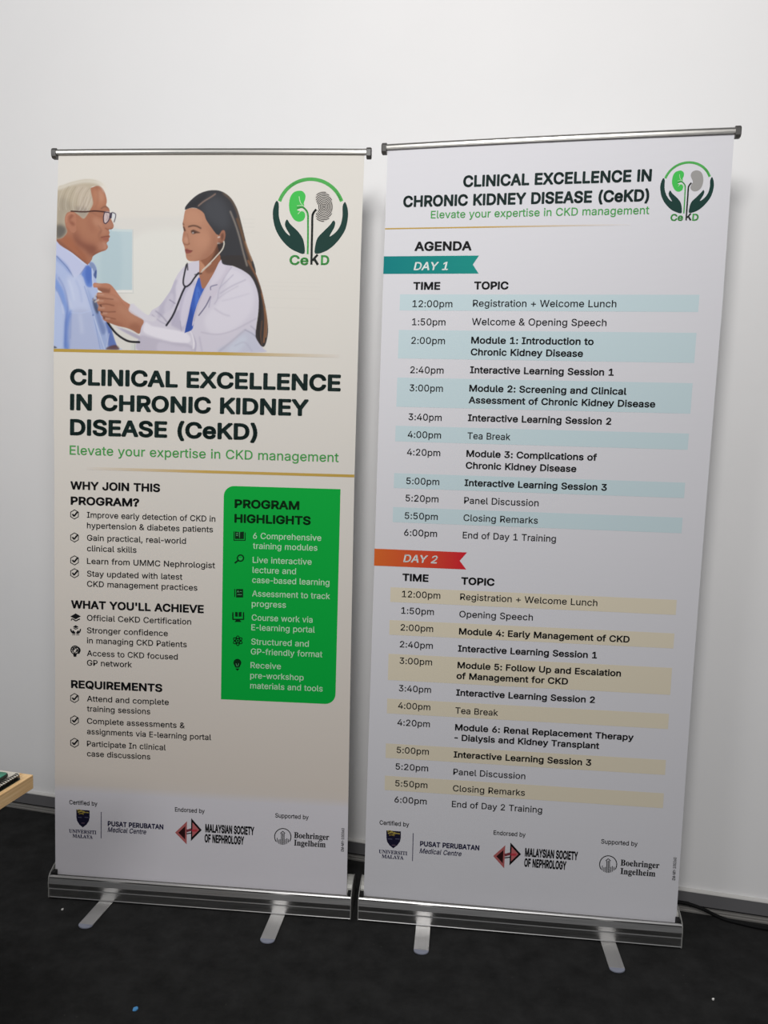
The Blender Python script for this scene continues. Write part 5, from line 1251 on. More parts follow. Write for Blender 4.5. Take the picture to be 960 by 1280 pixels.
def mask_stroke(pts, hw, win):
    i0, i1, j0, j1 = win
    X, Y = np.meshgrid(us[i0:i1], vs[j0:j1])
    D = np.full(X.shape, 9.0)
    for (x0, y0), (x1, y1) in zip(pts[:-1], pts[1:]):
        dx, dy = x1 - x0, y1 - y0
        L2 = dx * dx + dy * dy + 1e-12
        t = np.clip(((X - x0) * dx + (Y - y0) * dy) / L2, 0, 1)
        D = np.minimum(D, np.hypot(X - x0 - t * dx, Y - y0 - t * dy))
    return np.clip((hw - D) / PH + .5, 0, 1)


for op, col, blur, alpha, clip, extra, q in [
    ('f',(214,212,208),3.4,0.55,0,(0,0),[-2681,18776,-223,18837,-153,15171,-4294,15087,-4343,18153]),
    ('f',(226,226,220),8.5,0.6,0,(0,1),[-2219,18174,56,18197,-391,16035,-1949,15571]),
    ('f',(187,205,211),0.59,1,0,(0,0),[-3578,18465,-2101,18456,-2077,16821,-3547,16810]),
    ('f',(176,197,205),5.1,0.6,0,(0,1),[-2939,18167,-2448,18389,-2420,16870,-2915,16863]),
    ('f',(205,216,217),0.68,0.8,0,(0,0),[-2674,18462,-2101,18456,-2102,18392,-2673,18408]),
    ('f',(228,227,223),0.42,1,0,(0,0),[-3095,16795,-2048,16811,-2047,16756,-3094,16740]),
    ('s',(196,198,195),0.42,0.8,0,18,[-3093,16723,-2035,16739]),
    ('s',(198,200,200),0.42,0.8,0,20,[-2083,18457,-2051,16767]),
    ('s',(206,204,199),0.51,0.35,0,22,[950,18760,1280,18762]),
    ('s',(206,204,199),0.51,0.35,0,22,[952,18653,1282,18656]),
    ('s',(206,204,199),0.51,0.35,0,22,[955,18547,1285,18549]),
    ('s',(206,204,199),0.51,0.35,0,22,[958,18397,1288,18400]),
    ('s',(212,208,202),0.68,0.3,0,27,[1405,17098,3114,17080]),
    ('s',(212,208,202),0.68,0.3,0,27,[1407,16991,3117,16973]),
    ('s',(212,208,202),0.68,0.3,0,27,[1409,16884,3120,16867]),
    ('s',(212,208,202),0.68,0.3,0,27,[1414,16669,3125,16653]),
    ('s',(212,208,202),0.68,0.3,0,27,[1419,16411,3131,16397]),
    ('f',(200,206,200),1.7,0.6,0,(0,0),[-2089,15350,-1855,15355,-1852,15150,-2086,15146]),
    ('s',(150,156,150),0.51,0.8,0,14,[-1979,15353,-1976,15171]),
    ('f',(206,201,214),0.42,1,0,('coat',1),[-2117,16440,-1898,16304,-1622,16142,-1512,16280,-1304,16412,-1133,16639,-997,16844,-881,17133,-745,17354,-523,17559,-229,17630,-1,17465,276,17468,411,17637,690,17507,968,17417,1213,17246,1373,17013,1447,16780,1464,16444,1416,16107,1388,15770,1463,15501,1598,15301,1607,15200,251,15156,-1816,15131,-1835,15652,-2034,16047]),
    ('f',(223,219,229),5.1,0.55,'coat',(0,1),[415,17470,901,17342,1216,17078,1328,16677,1200,16204,725,15757,137,15679,-44,16082,295,16493,562,17002]),
    ('f',(228,224,233),1.7,0.9,'coat',(0,1),[-1505,15852,-1119,15791,-524,15666,-450,15430,-869,15422,-1501,15580,-1748,15712,-1682,15951]),
    ('f',(186,180,196),1.7,0.85,'coat',(0,1),[-1834,15574,-1500,15529,-973,15420,-484,15379,-376,15177,-1827,15147]),
    ('f',(203,197,212),2.55,0.8,'coat',(0,1),[-1288,15414,-797,15321,-483,15294,-446,15175,-1284,15158]),
    ('f',(178,173,193),2.55,0.7,'coat',(0,1),[-997,16844,-880,17116,-774,17016,-854,16643,-920,16405,-1126,16232,-1333,16059,-1304,16399,-1133,16605]),
    ('f',(205,200,214),2.12,0.7,'coat',(0,1),[-1164,16401,-996,16743,-907,16642,-989,16336,-1125,16165]),
    ('s',(140,134,158),0.85,0.8,'coat',28,[-1028,16573,-869,16474]),
    ('s',(150,144,166),1.19,0.8,'coat',31,[-1407,16262,-1229,16129,-1087,15962]),
    ('s',(165,159,180),1.02,0.7,'coat',28,[-1510,16158,-1297,15992,-1121,15910]),
    ('f',(176,170,192),2.55,0.75,'coat',(0,1),[-916,16168,-761,16306,-670,16071,-630,15766,-840,15813,-982,15930]),
    ('f',(214,209,221),1.7,0.8,'coat',(0,1),[-860,16947,-726,17219,-606,17356,-651,16950,-732,16645,-797,16340,-837,16643]),
    ('f',(190,184,205),1.7,0.85,'coat',(0,1),[-649,16849,-375,17089,-321,16955,-433,16447,-562,15869,-664,15732,-721,16002,-761,16306]),
    ('f',(212,207,222),1.7,0.7,'coat',(0,1),[-578,16749,-373,16988,-369,16752,-467,16413,-581,15937,-684,15867,-707,16172]),
    ('s',(150,145,168),0.68,0.7,'coat',17,[-721,16002,-682,15731]),
    ('s',(170,164,186),0.85,0.5,'coat',14,[-761,16272,-946,15862]),
    ('s',(172,166,186),1.53,0.7,'coat',31,[377,16763,701,16970,1077,17143]),
    ('s',(178,172,190),1.36,0.6,'coat',24,[327,16628,566,16800,874,16973]),
    ('s',(180,174,192),1.7,0.5,'coat',24,[433,16562,777,16652,1188,16776]),
    ('s',(168,162,184),1.19,0.7,'coat',24,[226,16475,310,16628,357,16898,560,17102,730,17273]),
    ('s',(176,170,188),1.7,0.6,'coat',31,[229,16357,439,16225,648,16161]),
    ('s',(176,170,188),1.53,0.65,'coat',31,[-124,15708,311,15655,725,15757,1136,15968,1392,16107]),
    ('s',(160,153,178),1.19,0.75,'coat',31,[-456,15769,-348,15602,-275,15400,-289,15196]),
    ('s',(235,231,238),1.02,0.8,'coat',35,[-491,15769,-391,15669,-328,15433,-343,15262]),
    ('s',(170,164,186),1.7,0.6,'coat',31,[-174,15571,-98,15199]),
    ('f',(188,192,210),3.82,0.7,'coat',(0,1),[319,15191,731,15453,1071,15764,1383,15702,1457,15467,1598,15284,1600,15200]),
    ('s',(130,128,150),2.21,0.5,'coat',31,[371,15192,730,15487,1087,15798]),
    ('s',(120,120,145),1.19,0.7,'coat',21,[1087,15798,1279,15700,1402,15601]),
    ('f',(205,212,226),4.25,0.5,'coat',(0,1),[766,15420,1004,15628,1144,15563,943,15220,597,15196]),
    ('s',(150,150,172),1.36,0.7,'coat',28,[1241,15902,1381,15770,1413,15568]),
    ('s',(172,170,190),1.7,0.6,'coat',28,[802,15353,1077,15460,1289,15227]),
    ('f',(164,113,89),0.51,1,0,('neck',1),[-193,17563,-35,17464,272,17669,359,17670,276,17468,109,17163,-59,16885,-128,16884,-195,17092,-214,17361]),
    ('f',(132,86,66),2.12,0.7,'neck',(0,1),[-34,17397,274,17602,326,17569,209,17366,37,17297]),
    ('f',(182,132,106),1.27,0.7,'neck',(0,1),[-193,17529,-122,17446,-137,17328,-190,17227]),
    ('f',(62,96,182),0.42,1,0,('scrub',1),[-211,17193,-143,16941,-100,16884,-59,16898,-125,16722,-240,16349,-337,15941,-386,15771,-559,15693,-587,15716,-497,16141,-408,16583,-304,16989]),
    ('f',(42,68,148),1.7,0.6,'scrub',(0,1),[-587,15706,-497,16141,-432,16413,-358,16144,-420,15736]),
    ('f',(84,122,208),1.7,0.7,'scrub',(0,1),[-269,16956,-161,16755,-175,16620,-292,16348,-315,16652]),
    ('s',(38,62,140),0.85,0.5,'scrub',21,[-224,16788,-175,16586]),
    ('f',(146,96,73),0.51,1,0,(0,1),[-310,19024,-29,18847,164,18447,340,18271,404,18004,410,17691,274,17555,115,17441,-161,17371,-225,17684]),
    ('f',(196,142,112),1.02,0.8,0,(0,1),[-212,17628,-166,17617,-47,17462,-91,17349,-184,17370]),
    ('f',(203,196,210),0.51,1,0,('lapel',1),[376,17664,550,17606,690,17507,522,17270,372,16999,223,16660,17,16522,-220,16214,-371,15873,-357,16076,-242,16484,-92,16824,8,16994,176,17265]),
    ('f',(214,208,220),2.12,0.7,'lapel',(0,1),[343,17570,518,17505,419,17235,216,17030,78,16995,211,17266]),
    ('s',(160,154,176),0.85,0.6,'lapel',21,[8,17011,-108,16756,-241,16416,-338,16009]),
    ('s',(110,108,140),0.59,0.9,0,28,[112,16860,120,16945,286,16998]),
    ('s',(200,196,210),0.68,0.7,0,21,[100,16759,68,16624]),
    ('s',(96,92,124),0.68,0.9,0,35,[112,16675,-15,16420,-202,16164]),
    ('s',(160,154,178),0.85,0.7,0,28,[119,16658,72,16388]),
    ('s',(168,162,182),1.02,0.7,'coat',21,[691,17490,473,17168,357,16898]),
    ('f',(58,58,62),0.51,1,0,('hair',1),[-646,19044,-624,19100,-478,19268,-273,19425,-21,19515,232,19527,418,19472,604,19340,747,19141,844,18920,918,18676,993,18410,1067,18144,1165,17878,1298,17568,1338,17301,1038,17386,851,17507,644,17515,436,17557,387,17691,313,17913,214,18269,46,18558,-98,18802,-239,18946,-311,19035,-473,19049,-634,18999]),
    ('f',(58,54,54),0.51,1,0,('tail',1),[408,17771,1012,17778,1206,17580,1367,17281,1495,16948,1588,16614,1664,16280,1716,15911,1712,15641,1648,15387,1562,15351,1457,15467,1377,15635,1396,15905,1440,16276,1438,16679,1356,16980,1213,17229,1003,17383,760,17491,516,17572,411,17637]),
    ('f',(78,80,86),8.5,0.6,'hair',(0,1),[-174,19113,98,19359,376,19294,567,18962,576,18540,439,18494,114,18625,-75,18847]),
    ('f',(44,44,48),4.25,0.6,'hair',(0,1),[-612,19066,-408,19246,-88,19425,-19,19403,-244,19158,-427,19079]),
    ('s',(150,126,114),1.02,0.75,'hair',32,[-271,19108,-130,19225,75,19348,188,19427]),
    ('s',(120,100,82),1.87,0.6,'hair',51,[418,19450,652,19251,797,18964,896,18631,996,18277]),
    ('s',(168,158,148),1.19,0.55,'hair',37,[613,18963,758,18630,881,18276,980,17921,1104,17521]),
    ('s',(110,82,60),1.36,0.8,'hair',60,[801,18764,948,18365,1071,17966,1217,17567]),
    ('s',(196,150,112),1.02,0.7,'hair',28,[1044,18166,1129,17922,1238,17656]),
    ('s',(132,92,66),1.1,0.85,'tail',62,[1135,17646,1350,17281,1494,16982,1569,16681]),
    ('s',(206,160,122),0.68,0.8,'tail',24,[1240,17597,1420,17232,1528,16982]),
    ('s',(150,104,72),1.02,0.75,'tail',42,[1533,16781,1610,16380,1636,15976,1612,15470]),
    ('s',(176,128,90),0.77,0.8,'tail',21,[1627,16380,1686,16045,1667,15606]),
    ('s',(40,34,32),1.36,0.6,'tail',49,[1473,16680,1502,16277,1450,15771,1526,15435]),
    ('s',(120,84,60),0.85,0.6,'tail',24,[1548,16042,1522,15637,1561,15402]),
    ('f',(180,131,106),0.42,1,0,('wface',1),[-622,18995,-473,19045,-287,19024,-123,18913,-50,18735,93,18536,235,18359,305,18315,297,18136,242,18002,130,17844,-29,17708,-212,17643,-397,17619,-513,17635,-579,17702,-598,17802,-623,17903,-636,17981,-690,18127,-705,18189,-689,18328,-668,18440,-694,18552,-700,18641,-675,18776,-655,18910]),
    ('f',(192,142,116),5.95,0.6,'wface',(0,1),[-610,18955,-309,18979,-143,18757,-209,18623,-533,18620,-651,18709]),
    ('f',(192,140,114),8.5,0.6,'wface',(0,1),[-388,18308,-66,18401,75,18268,-58,17999,-289,17996]),
    ('f',(149,99,78),7.65,0.7,'wface',(0,1),[-2,18647,259,18314,287,18092,153,17845,-97,17663,-191,17729,58,17978,121,18269]),
    ('f',(140,92,72),4.25,0.6,'wface',(0,1),[-397,17625,-52,17697,130,17844,109,17732,-96,17607]),
    ('f',(156,105,84),3.4,0.5,'wface',(0,1),[-703,18440,-622,18441,-618,18262,-688,18261]),
    ('s',(60,41,36),1.02,0.9,'wface',39,[-532,18549,-416,18576,-300,18560,-195,18507]),
    ('s',(86,60,49),0.77,0.9,'wface',28,[-710,18652,-667,18597]),
    ('f',(65,45,40),0.77,0.9,'wface',(0,1),[-464,18420,-402,18458,-321,18425,-227,18381,-320,18372,-389,18349,-440,18366]),
    ('f',(192,183,180),0.51,0.6,'wface',(0,1),[-436,18393,-394,18409,-384,18371,-421,18366]),
    ('s',(56,39,36),0.59,0.8,'wface',18,[-464,18431,-386,18460,-216,18388]),
    ('f',(65,45,40),0.77,0.85,'wface',(0,1),[-698,18529,-659,18552,-610,18441,-657,18429]),
    ('s',(125,79,61),1.36,0.55,'wface',21,[-562,18352,-524,18173,-510,18084]),
    ('f',(201,153,129),2.55,0.6,'wface',(0,1),[-642,18261,-572,18262,-546,18128,-616,18127]),
    ('s',(112,67,55),1.02,0.75,'wface',23,[-690,18127,-638,18078,-556,18065,-504,18095]),
    ('f',(141,77,70),0.77,0.95,'wface',(0,1),[-630,17925,-571,17960,-507,17931,-412,17905,-459,17847,-563,17823,-598,17845]),
    ('s',(93,47,44),0.59,0.85,'wface',14,[-623,17910,-518,17898,-412,17901]),
    ('s',(140,94,76),1.7,0.5,'wface',21,[-586,17791,-446,17766]),
    ('f',(158,108,87),0.68,1,0,('wear',1),[338,18360,394,18449,463,18450,489,18339,468,18205,424,18138,355,18104,297,18136,287,18270]),
    ('f',(89,58,48),1.7,0.7,'wear',(0,1),[373,18360,437,18383,449,18272,400,18182,364,18249]),
    ('s',(214,200,190),0.77,0.9,0,32,[294,18270,329,18279]),
    ('s',(220,206,196),0.77,0.8,0,28,[286,18110,344,18110]),
    ('f',(62,44,38),2.55,0.7,0,(0,1),[264,18069,400,18160,427,18004,316,17802,112,17620,43,17575,177,17800]),
    ('s',(208,200,188),0.59,1,0,30,[451,18160,457,18071,405,17937,270,17779,89,17587,-126,17382]),
    ('s',(196,182,168),0.59,1,0,31,[101,17567,-69,17413,-154,17335]),
    ('s',(44,44,52),0.59,1,0,49,[-234,17310,-342,17174,-461,17004,-588,16934,-652,17035,-629,17254,-571,17525]),
    ('s',(58,56,64),0.59,0.9,0,42,[-551,17559,-534,17390]),
    ('s',(46,46,56),0.59,1,0,56,[-595,16934,-682,16747,-815,16407,-933,16134,-1103,15876]),
    ('s',(36,36,42),0.85,0.8,0,45,[-326,17258,-153,17294]),
    ('f',(176,190,226),0.42,1,0,('shirt',1),[-4245,18122,-3785,17810,-3368,17498,-3288,17578,-3178,17553,-3088,17404,-3076,17199,-3087,17067,-3026,16698,-2910,16278,-2741,15937,-2643,15754,-2543,15464,-2464,15254,-2452,15188,-4280,15151,-4299,16520,-4276,17579,-4272,18108]),
    ('f',(196,200,228),1.7,0.8,'shirt',(0,1),[-4244,18082,-3813,17796,-3395,17458,-3609,17191,-3718,17150,-3915,17425,-4168,17686,-4252,17765]),
    ('f',(150,168,214),1.87,0.8,'shirt',(0,1),[-4238,17738,-3916,17478,-3760,17163,-3815,17189,-4053,17450,-4235,17606]),
    ('s',(86,104,160),0.77,0.85,'shirt',22,[-4223,17712,-3915,17399,-3740,17150]),
    ('f',(198,206,232),5.95,0.7,'shirt',(0,1),[-3910,17134,-3555,17192,-3384,16798,-3238,16272,-3264,16192,-3703,16185,-3847,16659]),
    ('f',(92,128,206),1.7,0.9,'shirt',(0,1),[-3368,17472,-3230,17407,-3212,17170,-3199,16907,-3358,16904,-3458,17141,-3514,17245]),
    ('f',(66,100,184),2.55,0.6,'shirt',(0,1),[-3368,17458,-3243,17394,-3225,17144,-3304,16958,-3404,17194]),
    ('f',(126,142,180),1.02,0.9,'shirt',(0,1),[-3301,17552,-3191,17545,-3093,17396,-3090,17225,-3174,17329,-3272,17460]),
    ('f',(62,84,140),0.85,0.9,'shirt',(0,1),[-3172,17224,-3092,17357,-3080,17146,-3115,17119]),
    ('s',(214,222,240),0.59,0.9,'shirt',22,[-3216,17381,-3198,17144,-3180,16907]),
    ('f',(112,146,214),3.4,0.8,'shirt',(0,1),[-4256,17236,-4100,16999,-3957,16657,-3869,16261,-3920,15995,-3978,16260,-4150,16681,-4263,16891]),
    ('f',(186,200,232),4.25,0.6,'shirt',(0,1),[-4284,16785,-4147,16522,-4004,16100,-3985,15729,-3992,15224,-4267,15218]),
    ('f',(98,132,204),2.98,0.85,'shirt',(0,1),[-3947,15995,-3786,16263,-3794,15839,-3813,15201,-3978,15197,-3971,15729]),
    ('f',(204,210,232),3.4,0.7,'shirt',(0,1),[-4241,17156,-3987,16789,-3857,16368,-3731,16264,-3904,16738,-4130,17105]),
    ('f',(176,184,214),4.25,0.7,'shirt',(0,1),[-3758,16184,-3237,16219,-3121,15745,-2977,15191,-3799,15174]),
    ('s',(190,204,236),0.85,0.8,'shirt',16,[-3785,16183,-3497,16167,-3224,16241]),
    ('s',(104,128,190),0.77,0.75,'shirt',16,[-3426,16903,-3297,16535,-3182,16194,-3095,15851,-2949,15191]),
    ('f',(150,168,210),2.55,0.7,'shirt',(0,1),[-3358,16878,-3160,16538,-3018,16144,-2791,15592,-2731,15196,-2895,15193,-3068,15852,-3211,16273]),
    ('s',(208,218,240),0.85,0.7,'shirt',22,[-3154,16115,-3011,15720,-2826,15194]),
    ('f',(110,128,176),2.55,0.8,'shirt',(0,1),[-3160,16485,-3020,16276,-2906,16013,-2793,15724,-2900,15590,-3071,16063]),
    ('f',(70,98,170),2.12,0.85,'shirt',(0,1),[-2823,15935,-2685,15859,-2543,15464,-2464,15254,-2718,15249,-2737,15620]),
    ('s',(196,206,230),0.77,0.8,'shirt',16,[-2709,15620,-2785,15195]),
    ('f',(96,64,52),1.27,0.9,0,(0,1),[-2759,15248,-2514,15319,-2417,15189,-2758,15182]),
    ('f',(70,70,70),0.85,0.9,0,(0,1),[-4267,15258,-4170,15207,-4266,15192]),
    ('f',(110,128,180),0.59,0.8,0,(0,1),[-3194,16590,-3150,16591,-3150,16548,-3193,16548]),
    ('f',(110,128,180),0.59,0.8,0,(0,1),[-3187,16141,-3143,16141,-3143,16099,-3186,16098]),
    ('s',(84,112,184),1.87,0.6,'shirt',38,[-4158,17131,-4016,16895,-3915,16579,-3882,16261,-3933,15995,-3942,15225]),
    ('s',(210,218,240),2.55,0.6,'shirt',43,[-3868,17056,-3767,16793,-3708,16529]),
    ('s',(140,160,210),2.55,0.5,'shirt',32,[-3662,17059,-3548,16796,-3488,16480]),
    ('s',(92,120,190),2.12,0.55,'shirt',38,[-4263,16891,-4150,16681,-4036,16418]),
    ('s',(222,228,244),1.7,0.55,'shirt',27,[-4206,16733,-4063,16417,-4004,16153]),
    ('s',(120,140,196),1.19,0.6,'shirt',19,[-3785,16157,-3791,15839,-3797,15467]),
    ('s',(214,220,238),4.25,0.5,'shirt',59,[-3537,16108,-3493,15870,-3475,15632]),
    ('s',(70,96,160),0.85,0.6,'shirt',16,[-3381,17458,-3555,17219]),
    ('s',(236,238,246),1.02,0.6,'shirt',19,[-4231,18108,-3785,17791,-3379,17485]),
    ('f',(167,113,89),0.42,1,0,('mskin',1),[-3309,19579,-3099,19647,-2951,19558,-2869,19378,-2835,19220,-2851,19107,-2779,19035,-2747,18950,-2751,18815,-2698,18725,-2634,18590,-2632,18511,-2685,18459,-2762,18449,-2737,18363,-2755,18314,-2726,18262,-2757,18205,-2756,18149,-2816,18080,-2777,17979,-2838,17892,-2967,17846,-3106,17783,-3199,17714,-3226,17634,-3279,17554,-3330,17506,-3370,17501,-3786,17809,-4232,18123,-4233,18645,-4202,19326,-3827,19509]),
    ('f',(182,128,100),5.1,0.8,'mskin',(0,1),[-3237,19512,-3002,19512,-2878,19265,-2898,19107,-3179,19038,-3233,19331]),
    ('f',(174,121,95),8.5,0.6,'mskin',(0,1),[-3644,18740,-3293,18833,-2934,18565,-3068,18202,-3446,18289,-3640,18559]),
    ('f',(183,131,108),5.1,0.6,'mskin',(0,1),[-3005,18610,-2887,18565,-2788,18340,-2976,18339]),
    ('f',(180,128,106),5.1,0.7,'mskin',(0,1),[-3065,18066,-2830,18091,-2804,17933,-2967,17886]),
    ('f',(134,83,69),6.8,0.7,'mskin',(0,1),[-3708,18423,-3490,18130,-3158,18020,-3061,17840,-3247,17725,-3391,17882,-3676,18015]),
    ('f',(162,99,71),5.1,0.7,'mskin',(0,1),[-4106,18215,-3847,18263,-3676,18015,-3388,17746,-3384,17542,-3767,17832,-4079,18056]),
    ('f',(117,72,58),2.55,0.6,'mskin',(0,1),[-4233,18191,-4079,18079,-3768,17844,-3361,17531,-3431,17507,-3814,17798,-4231,18100]),
    ('f',(150,94,76),6.8,0.4,'mskin',(0,1),[-3385,18742,-3267,18743,-3119,18428,-3259,18381]),
    ('s',(125,79,65),2.55,0.5,'mskin',28,[-2978,18429,-3046,18293,-2972,18135]),
    ('s',(114,63,54),0.94,0.9,'mskin',30,[-2974,18237,-2857,18261,-2731,18273]),
    ('f',(150,88,78),1.7,0.7,'mskin',(0,1),[-2962,18226,-2763,18239,-2757,18171,-2879,18154]),
    ('f',(183,137,119),3.4,0.5,'mskin',(0,1),[-2887,18565,-2772,18679,-2665,18612,-2656,18522,-2745,18499]),
    ('s',(107,65,54),1.02,0.7,'mskin',23,[-2862,18486,-2767,18449,-2662,18488]),
    ('s',(100,76,65),1.19,0.7,'mskin',30,[-2991,19016,-2898,19073,-2784,19040,-2755,18995]),
    ('s',(134,90,74),1.7,0.5,'mskin',21,[-3271,18947,-3128,18835,-2939,18791]),
    ('f',(125,76,61),4.25,0.55,'mskin',(0,1),[-3755,18377,-3608,18151,-3394,18040,-3158,17998,-3108,17862,-3271,17770,-3487,17971,-3726,18150]),
    ('f',(190,140,115),4.25,0.55,'mskin',(0,1),[-3174,18789,-2984,18700,-2934,18565,-3074,18519,-3218,18653]),
    ('f',(192,144,119),4.25,0.6,'mskin',(0,1),[-3096,19512,-2954,19468,-2902,19287,-2995,19197,-3092,19332]),
    ('s',(134,86,71),2.55,0.45,'mskin',32,[-3146,19625,-3094,19422,-3100,19196,-3156,19038]),
    ('s',(112,68,56),1.7,0.5,'mskin',18,[-3075,18564,-2979,18452,-3000,18338]),
    ('s',(198,153,132),2.55,0.6,'mskin',32,[-2913,18091,-2853,18023,-2874,17933]),
    ('s',(107,63,50),1.7,0.6,'mskin',23,[-3200,17748,-3061,17840,-2874,17899]),
    ('s',(134,81,63),3.4,0.5,'mskin',32,[-3676,17969,-3483,17745,-3361,17542]),
    ('f',(186,174,154),0.94,1,0,('mhair',1),[-4243,18213,-4267,18645,-4263,19099,-4231,19565,-4068,19656,-3833,19736,-3480,19809,-3197,19794,-3007,19720,-2946,19637,-3099,19636,-3298,19579,-3256,19331,-3224,19150,-3285,19014,-3364,18878,-3479,18742,-3611,18831,-3790,18932,-3955,18897,-4011,18738,-3990,18534,-3944,18375,-4059,18227,-4176,18191]),
    ('f',(216,210,198),2.55,0.8,0,(0,1),[-4232,19599,-3833,19740,-3480,19809,-3150,19794,-2935,19670,-2909,19558,-3100,19670,-3431,19714,-3831,19645,-4206,19519]),
    ('f',(222,216,206),2.98,0.7,0,(0,1),[-3149,19783,-2911,19671,-2838,19536,-2907,19468,-3004,19625]),
    ('f',(198,184,168),5.1,0.6,'mhair',(0,1),[-3712,19623,-3333,19579,-3275,19105,-3460,18968,-3630,19148]),
    ('f',(160,150,134),5.95,0.7,'mhair',(0,1),[-4246,19213,-4036,19327,-3745,19012,-4002,18874,-4042,18556,-4231,18554]),
    ('f',(92,90,88),4.25,0.9,'mhair',(0,1),[-4260,18554,-4006,18534,-3955,18375,-4082,18215,-4243,18191]),
    ('f',(150,138,130),3.4,0.6,'mhair',(0,1),[-3746,19057,-3391,19036,-3365,18901,-3479,18753,-3623,18842]),
    ('s',(214,204,188),0.68,0.45,'mhair',16,[-4019,19622,-4133,19418,-4197,19145,-4170,18975]),
    ('s',(140,124,104),0.68,0.45,'mhair',16,[-3920,19616,-4033,19418,-4098,19145,-4070,18976]),
    ('s',(214,204,188),0.68,0.45,'mhair',16,[-3820,19609,-3934,19418,-3999,19146,-3971,18976]),
    ('s',(140,124,104),0.68,0.45,'mhair',16,[-3721,19603,-3835,19419,-3899,19147,-3872,18977]),
    ('s',(214,204,188),0.68,0.45,'mhair',16,[-3621,19596,-3735,19419,-3800,19147,-3772,18977]),
    ('s',(140,124,104),0.68,0.45,'mhair',16,[-3522,19590,-3636,19420,-3701,19148,-3673,18978]),
    ('s',(214,204,188),0.68,0.45,'mhair',16,[-3423,19583,-3537,19420,-3601,19148,-3574,18979]),
    ('s',(140,124,104),0.68,0.45,'mhair',16,[-3324,19577,-3438,19420,-3502,19149,-3475,18979]),
    ('s',(214,204,188),0.68,0.45,'mhair',16,[-3224,19570,-3339,19421,-3403,19149,-3376,18980]),
    ('s',(146,132,124),0.68,0.5,'mhair',14,[-3492,19330,-3581,19103,-3672,18944]),
    ('s',(206,198,190),0.68,0.5,'mhair',14,[-3440,19330,-3530,19103,-3620,18944]),
    ('s',(146,132,124),0.68,0.5,'mhair',14,[-3388,19330,-3478,19104,-3568,18945]),
    ('s',(206,198,190),0.68,0.5,'mhair',14,[-3337,19330,-3426,19104,-3517,18945]),
    ('s',(146,132,124),0.68,0.5,'mhair',14,[-3285,19331,-3374,19104,-3465,18945]),
    ('s',(206,198,190),0.68,0.5,'mhair',14,[-3233,19331,-3322,19105,-3413,18946]),
    ('f',(176,121,97),0.51,1,0,('mear',1),[-4010,18692,-3978,18851,-3861,18925,-3730,18887,-3691,18740,-3692,18536,-3685,18423,-3742,18359,-3825,18376,-3886,18466,-3971,18556]),
    ('f',(133,79,63),2.55,0.75,'mear',(0,1),[-3893,18784,-3812,18864,-3776,18807,-3868,18693,-3772,18649,-3723,18559,-3806,18558,-3891,18671]),
    ('s',(198,144,119),1.02,0.7,'mear',21,[-3968,18647,-3958,18806,-3860,18886,-3753,18864]),
    ('s',(70,40,36),0.51,1,0,39,[-3838,18943,-3460,18927,-3177,18952,-2871,18927]),
    ('s',(150,110,90),1.02,0.6,0,16,[-3270,18897,-2893,18870]),
    ('f',(214,204,208),1.02,0.7,0,(0,1),[-2894,18915,-2754,18927,-2754,18747,-2795,18656,-2888,18622,-2914,18746]),
    ('f',(214,218,222),1.02,0.8,0,(0,1),[-2683,18928,-2576,18861,-2597,18748,-2668,18748]),
    ('s',(64,50,66),0.42,1,0,30,[-2894,18915,-2920,18791,-2908,18655,-2853,18615,-2772,18702,-2746,18815,-2753,18905,-2894,18922]),
    ('s',(60,52,74),0.51,1,0,51,[-2701,18894,-2713,18774]),
    ('s',(72,64,84),0.42,0.95,0,28,[-2671,18917,-2583,18872,-2586,18771,-2619,18658]),
    ('s',(120,90,84),1.02,0.5,0,21,[-2847,18882,-2798,18792,-2831,18701]),
    ('s',(30,30,34),0.51,1,0,62,[-2754,15930,-2646,15784,-2503,15627,-2314,15494,-2125,15418,-1856,15405]),
    ('s',(84,84,88),0.68,0.5,0,12,[-2671,15840,-2504,15650,-2314,15517,-2125,15441]),
    ('f',(196,190,206),0.85,0.95,0,(0,1),[-2518,15820,-2270,15745,-1847,15583,-1845,15480,-2128,15600,-2364,15709]),
    ('f',(168,162,180),1.7,0.7,0,(0,1),[-2412,15777,-2176,15713,-1846,15560,-1845,15480,-2128,15600]),
    ('f',(182,125,101),0.51,1,0,('hback',1),[-3182,16957,-3136,17003,-2994,16989,-2783,16992,-2677,16953,-2569,16841,-2449,16684,-2330,16550,-2188,16461,-2129,16417,-2161,16269,-2327,16346,-2539,16456,-2846,16542,-2896,16723,-3038,16811,-3063,16868,-3157,16877]),
    ('f',(130,82,65),2.55,0.8,'hback',(0,1),[-3051,16868,-2733,16838,-2731,16725,-2990,16744]),
    ('f',(199,147,124),2.55,0.7,'hback',(0,1),[-3159,16968,-2994,16980,-2970,16921,-3134,16912]),
    ('s',(130,82,63),1.19,0.7,'hback',21,[-2706,16861,-2732,16736]),
    ('f',(192,138,112),5.1,0.6,'hback',(0,1),[-2640,16862,-2473,16684,-2282,16505,-2328,16437,-2565,16614]),
    ('f',(60,66,86),1.7,0.8,0,(0,1),[-3186,16514,-3105,16560,-3032,16425,-3006,16244,-3051,16152,-3148,16332]),
    ('f',(173,119,95),0.51,1,0,('hand',1),[-3072,16708,-3002,16744,-2755,16720,-2543,16671,-2376,16526,-2209,16348,-1996,16193,-1741,15998,-1803,15810,-1859,15632,-2036,15715,-2201,15780,-2459,15833,-2624,15886,-2802,15951,-2885,16007,-2897,16064,-2957,16153,-2970,16221,-3034,16255,-3020,16380,-3056,16447,-3081,16538,-3070,16606]),
    ('f',(192,140,116),4.25,0.6,'hand',(0,1),[-2966,16721,-2543,16649,-2376,16504,-2540,16501,-2895,16643]),
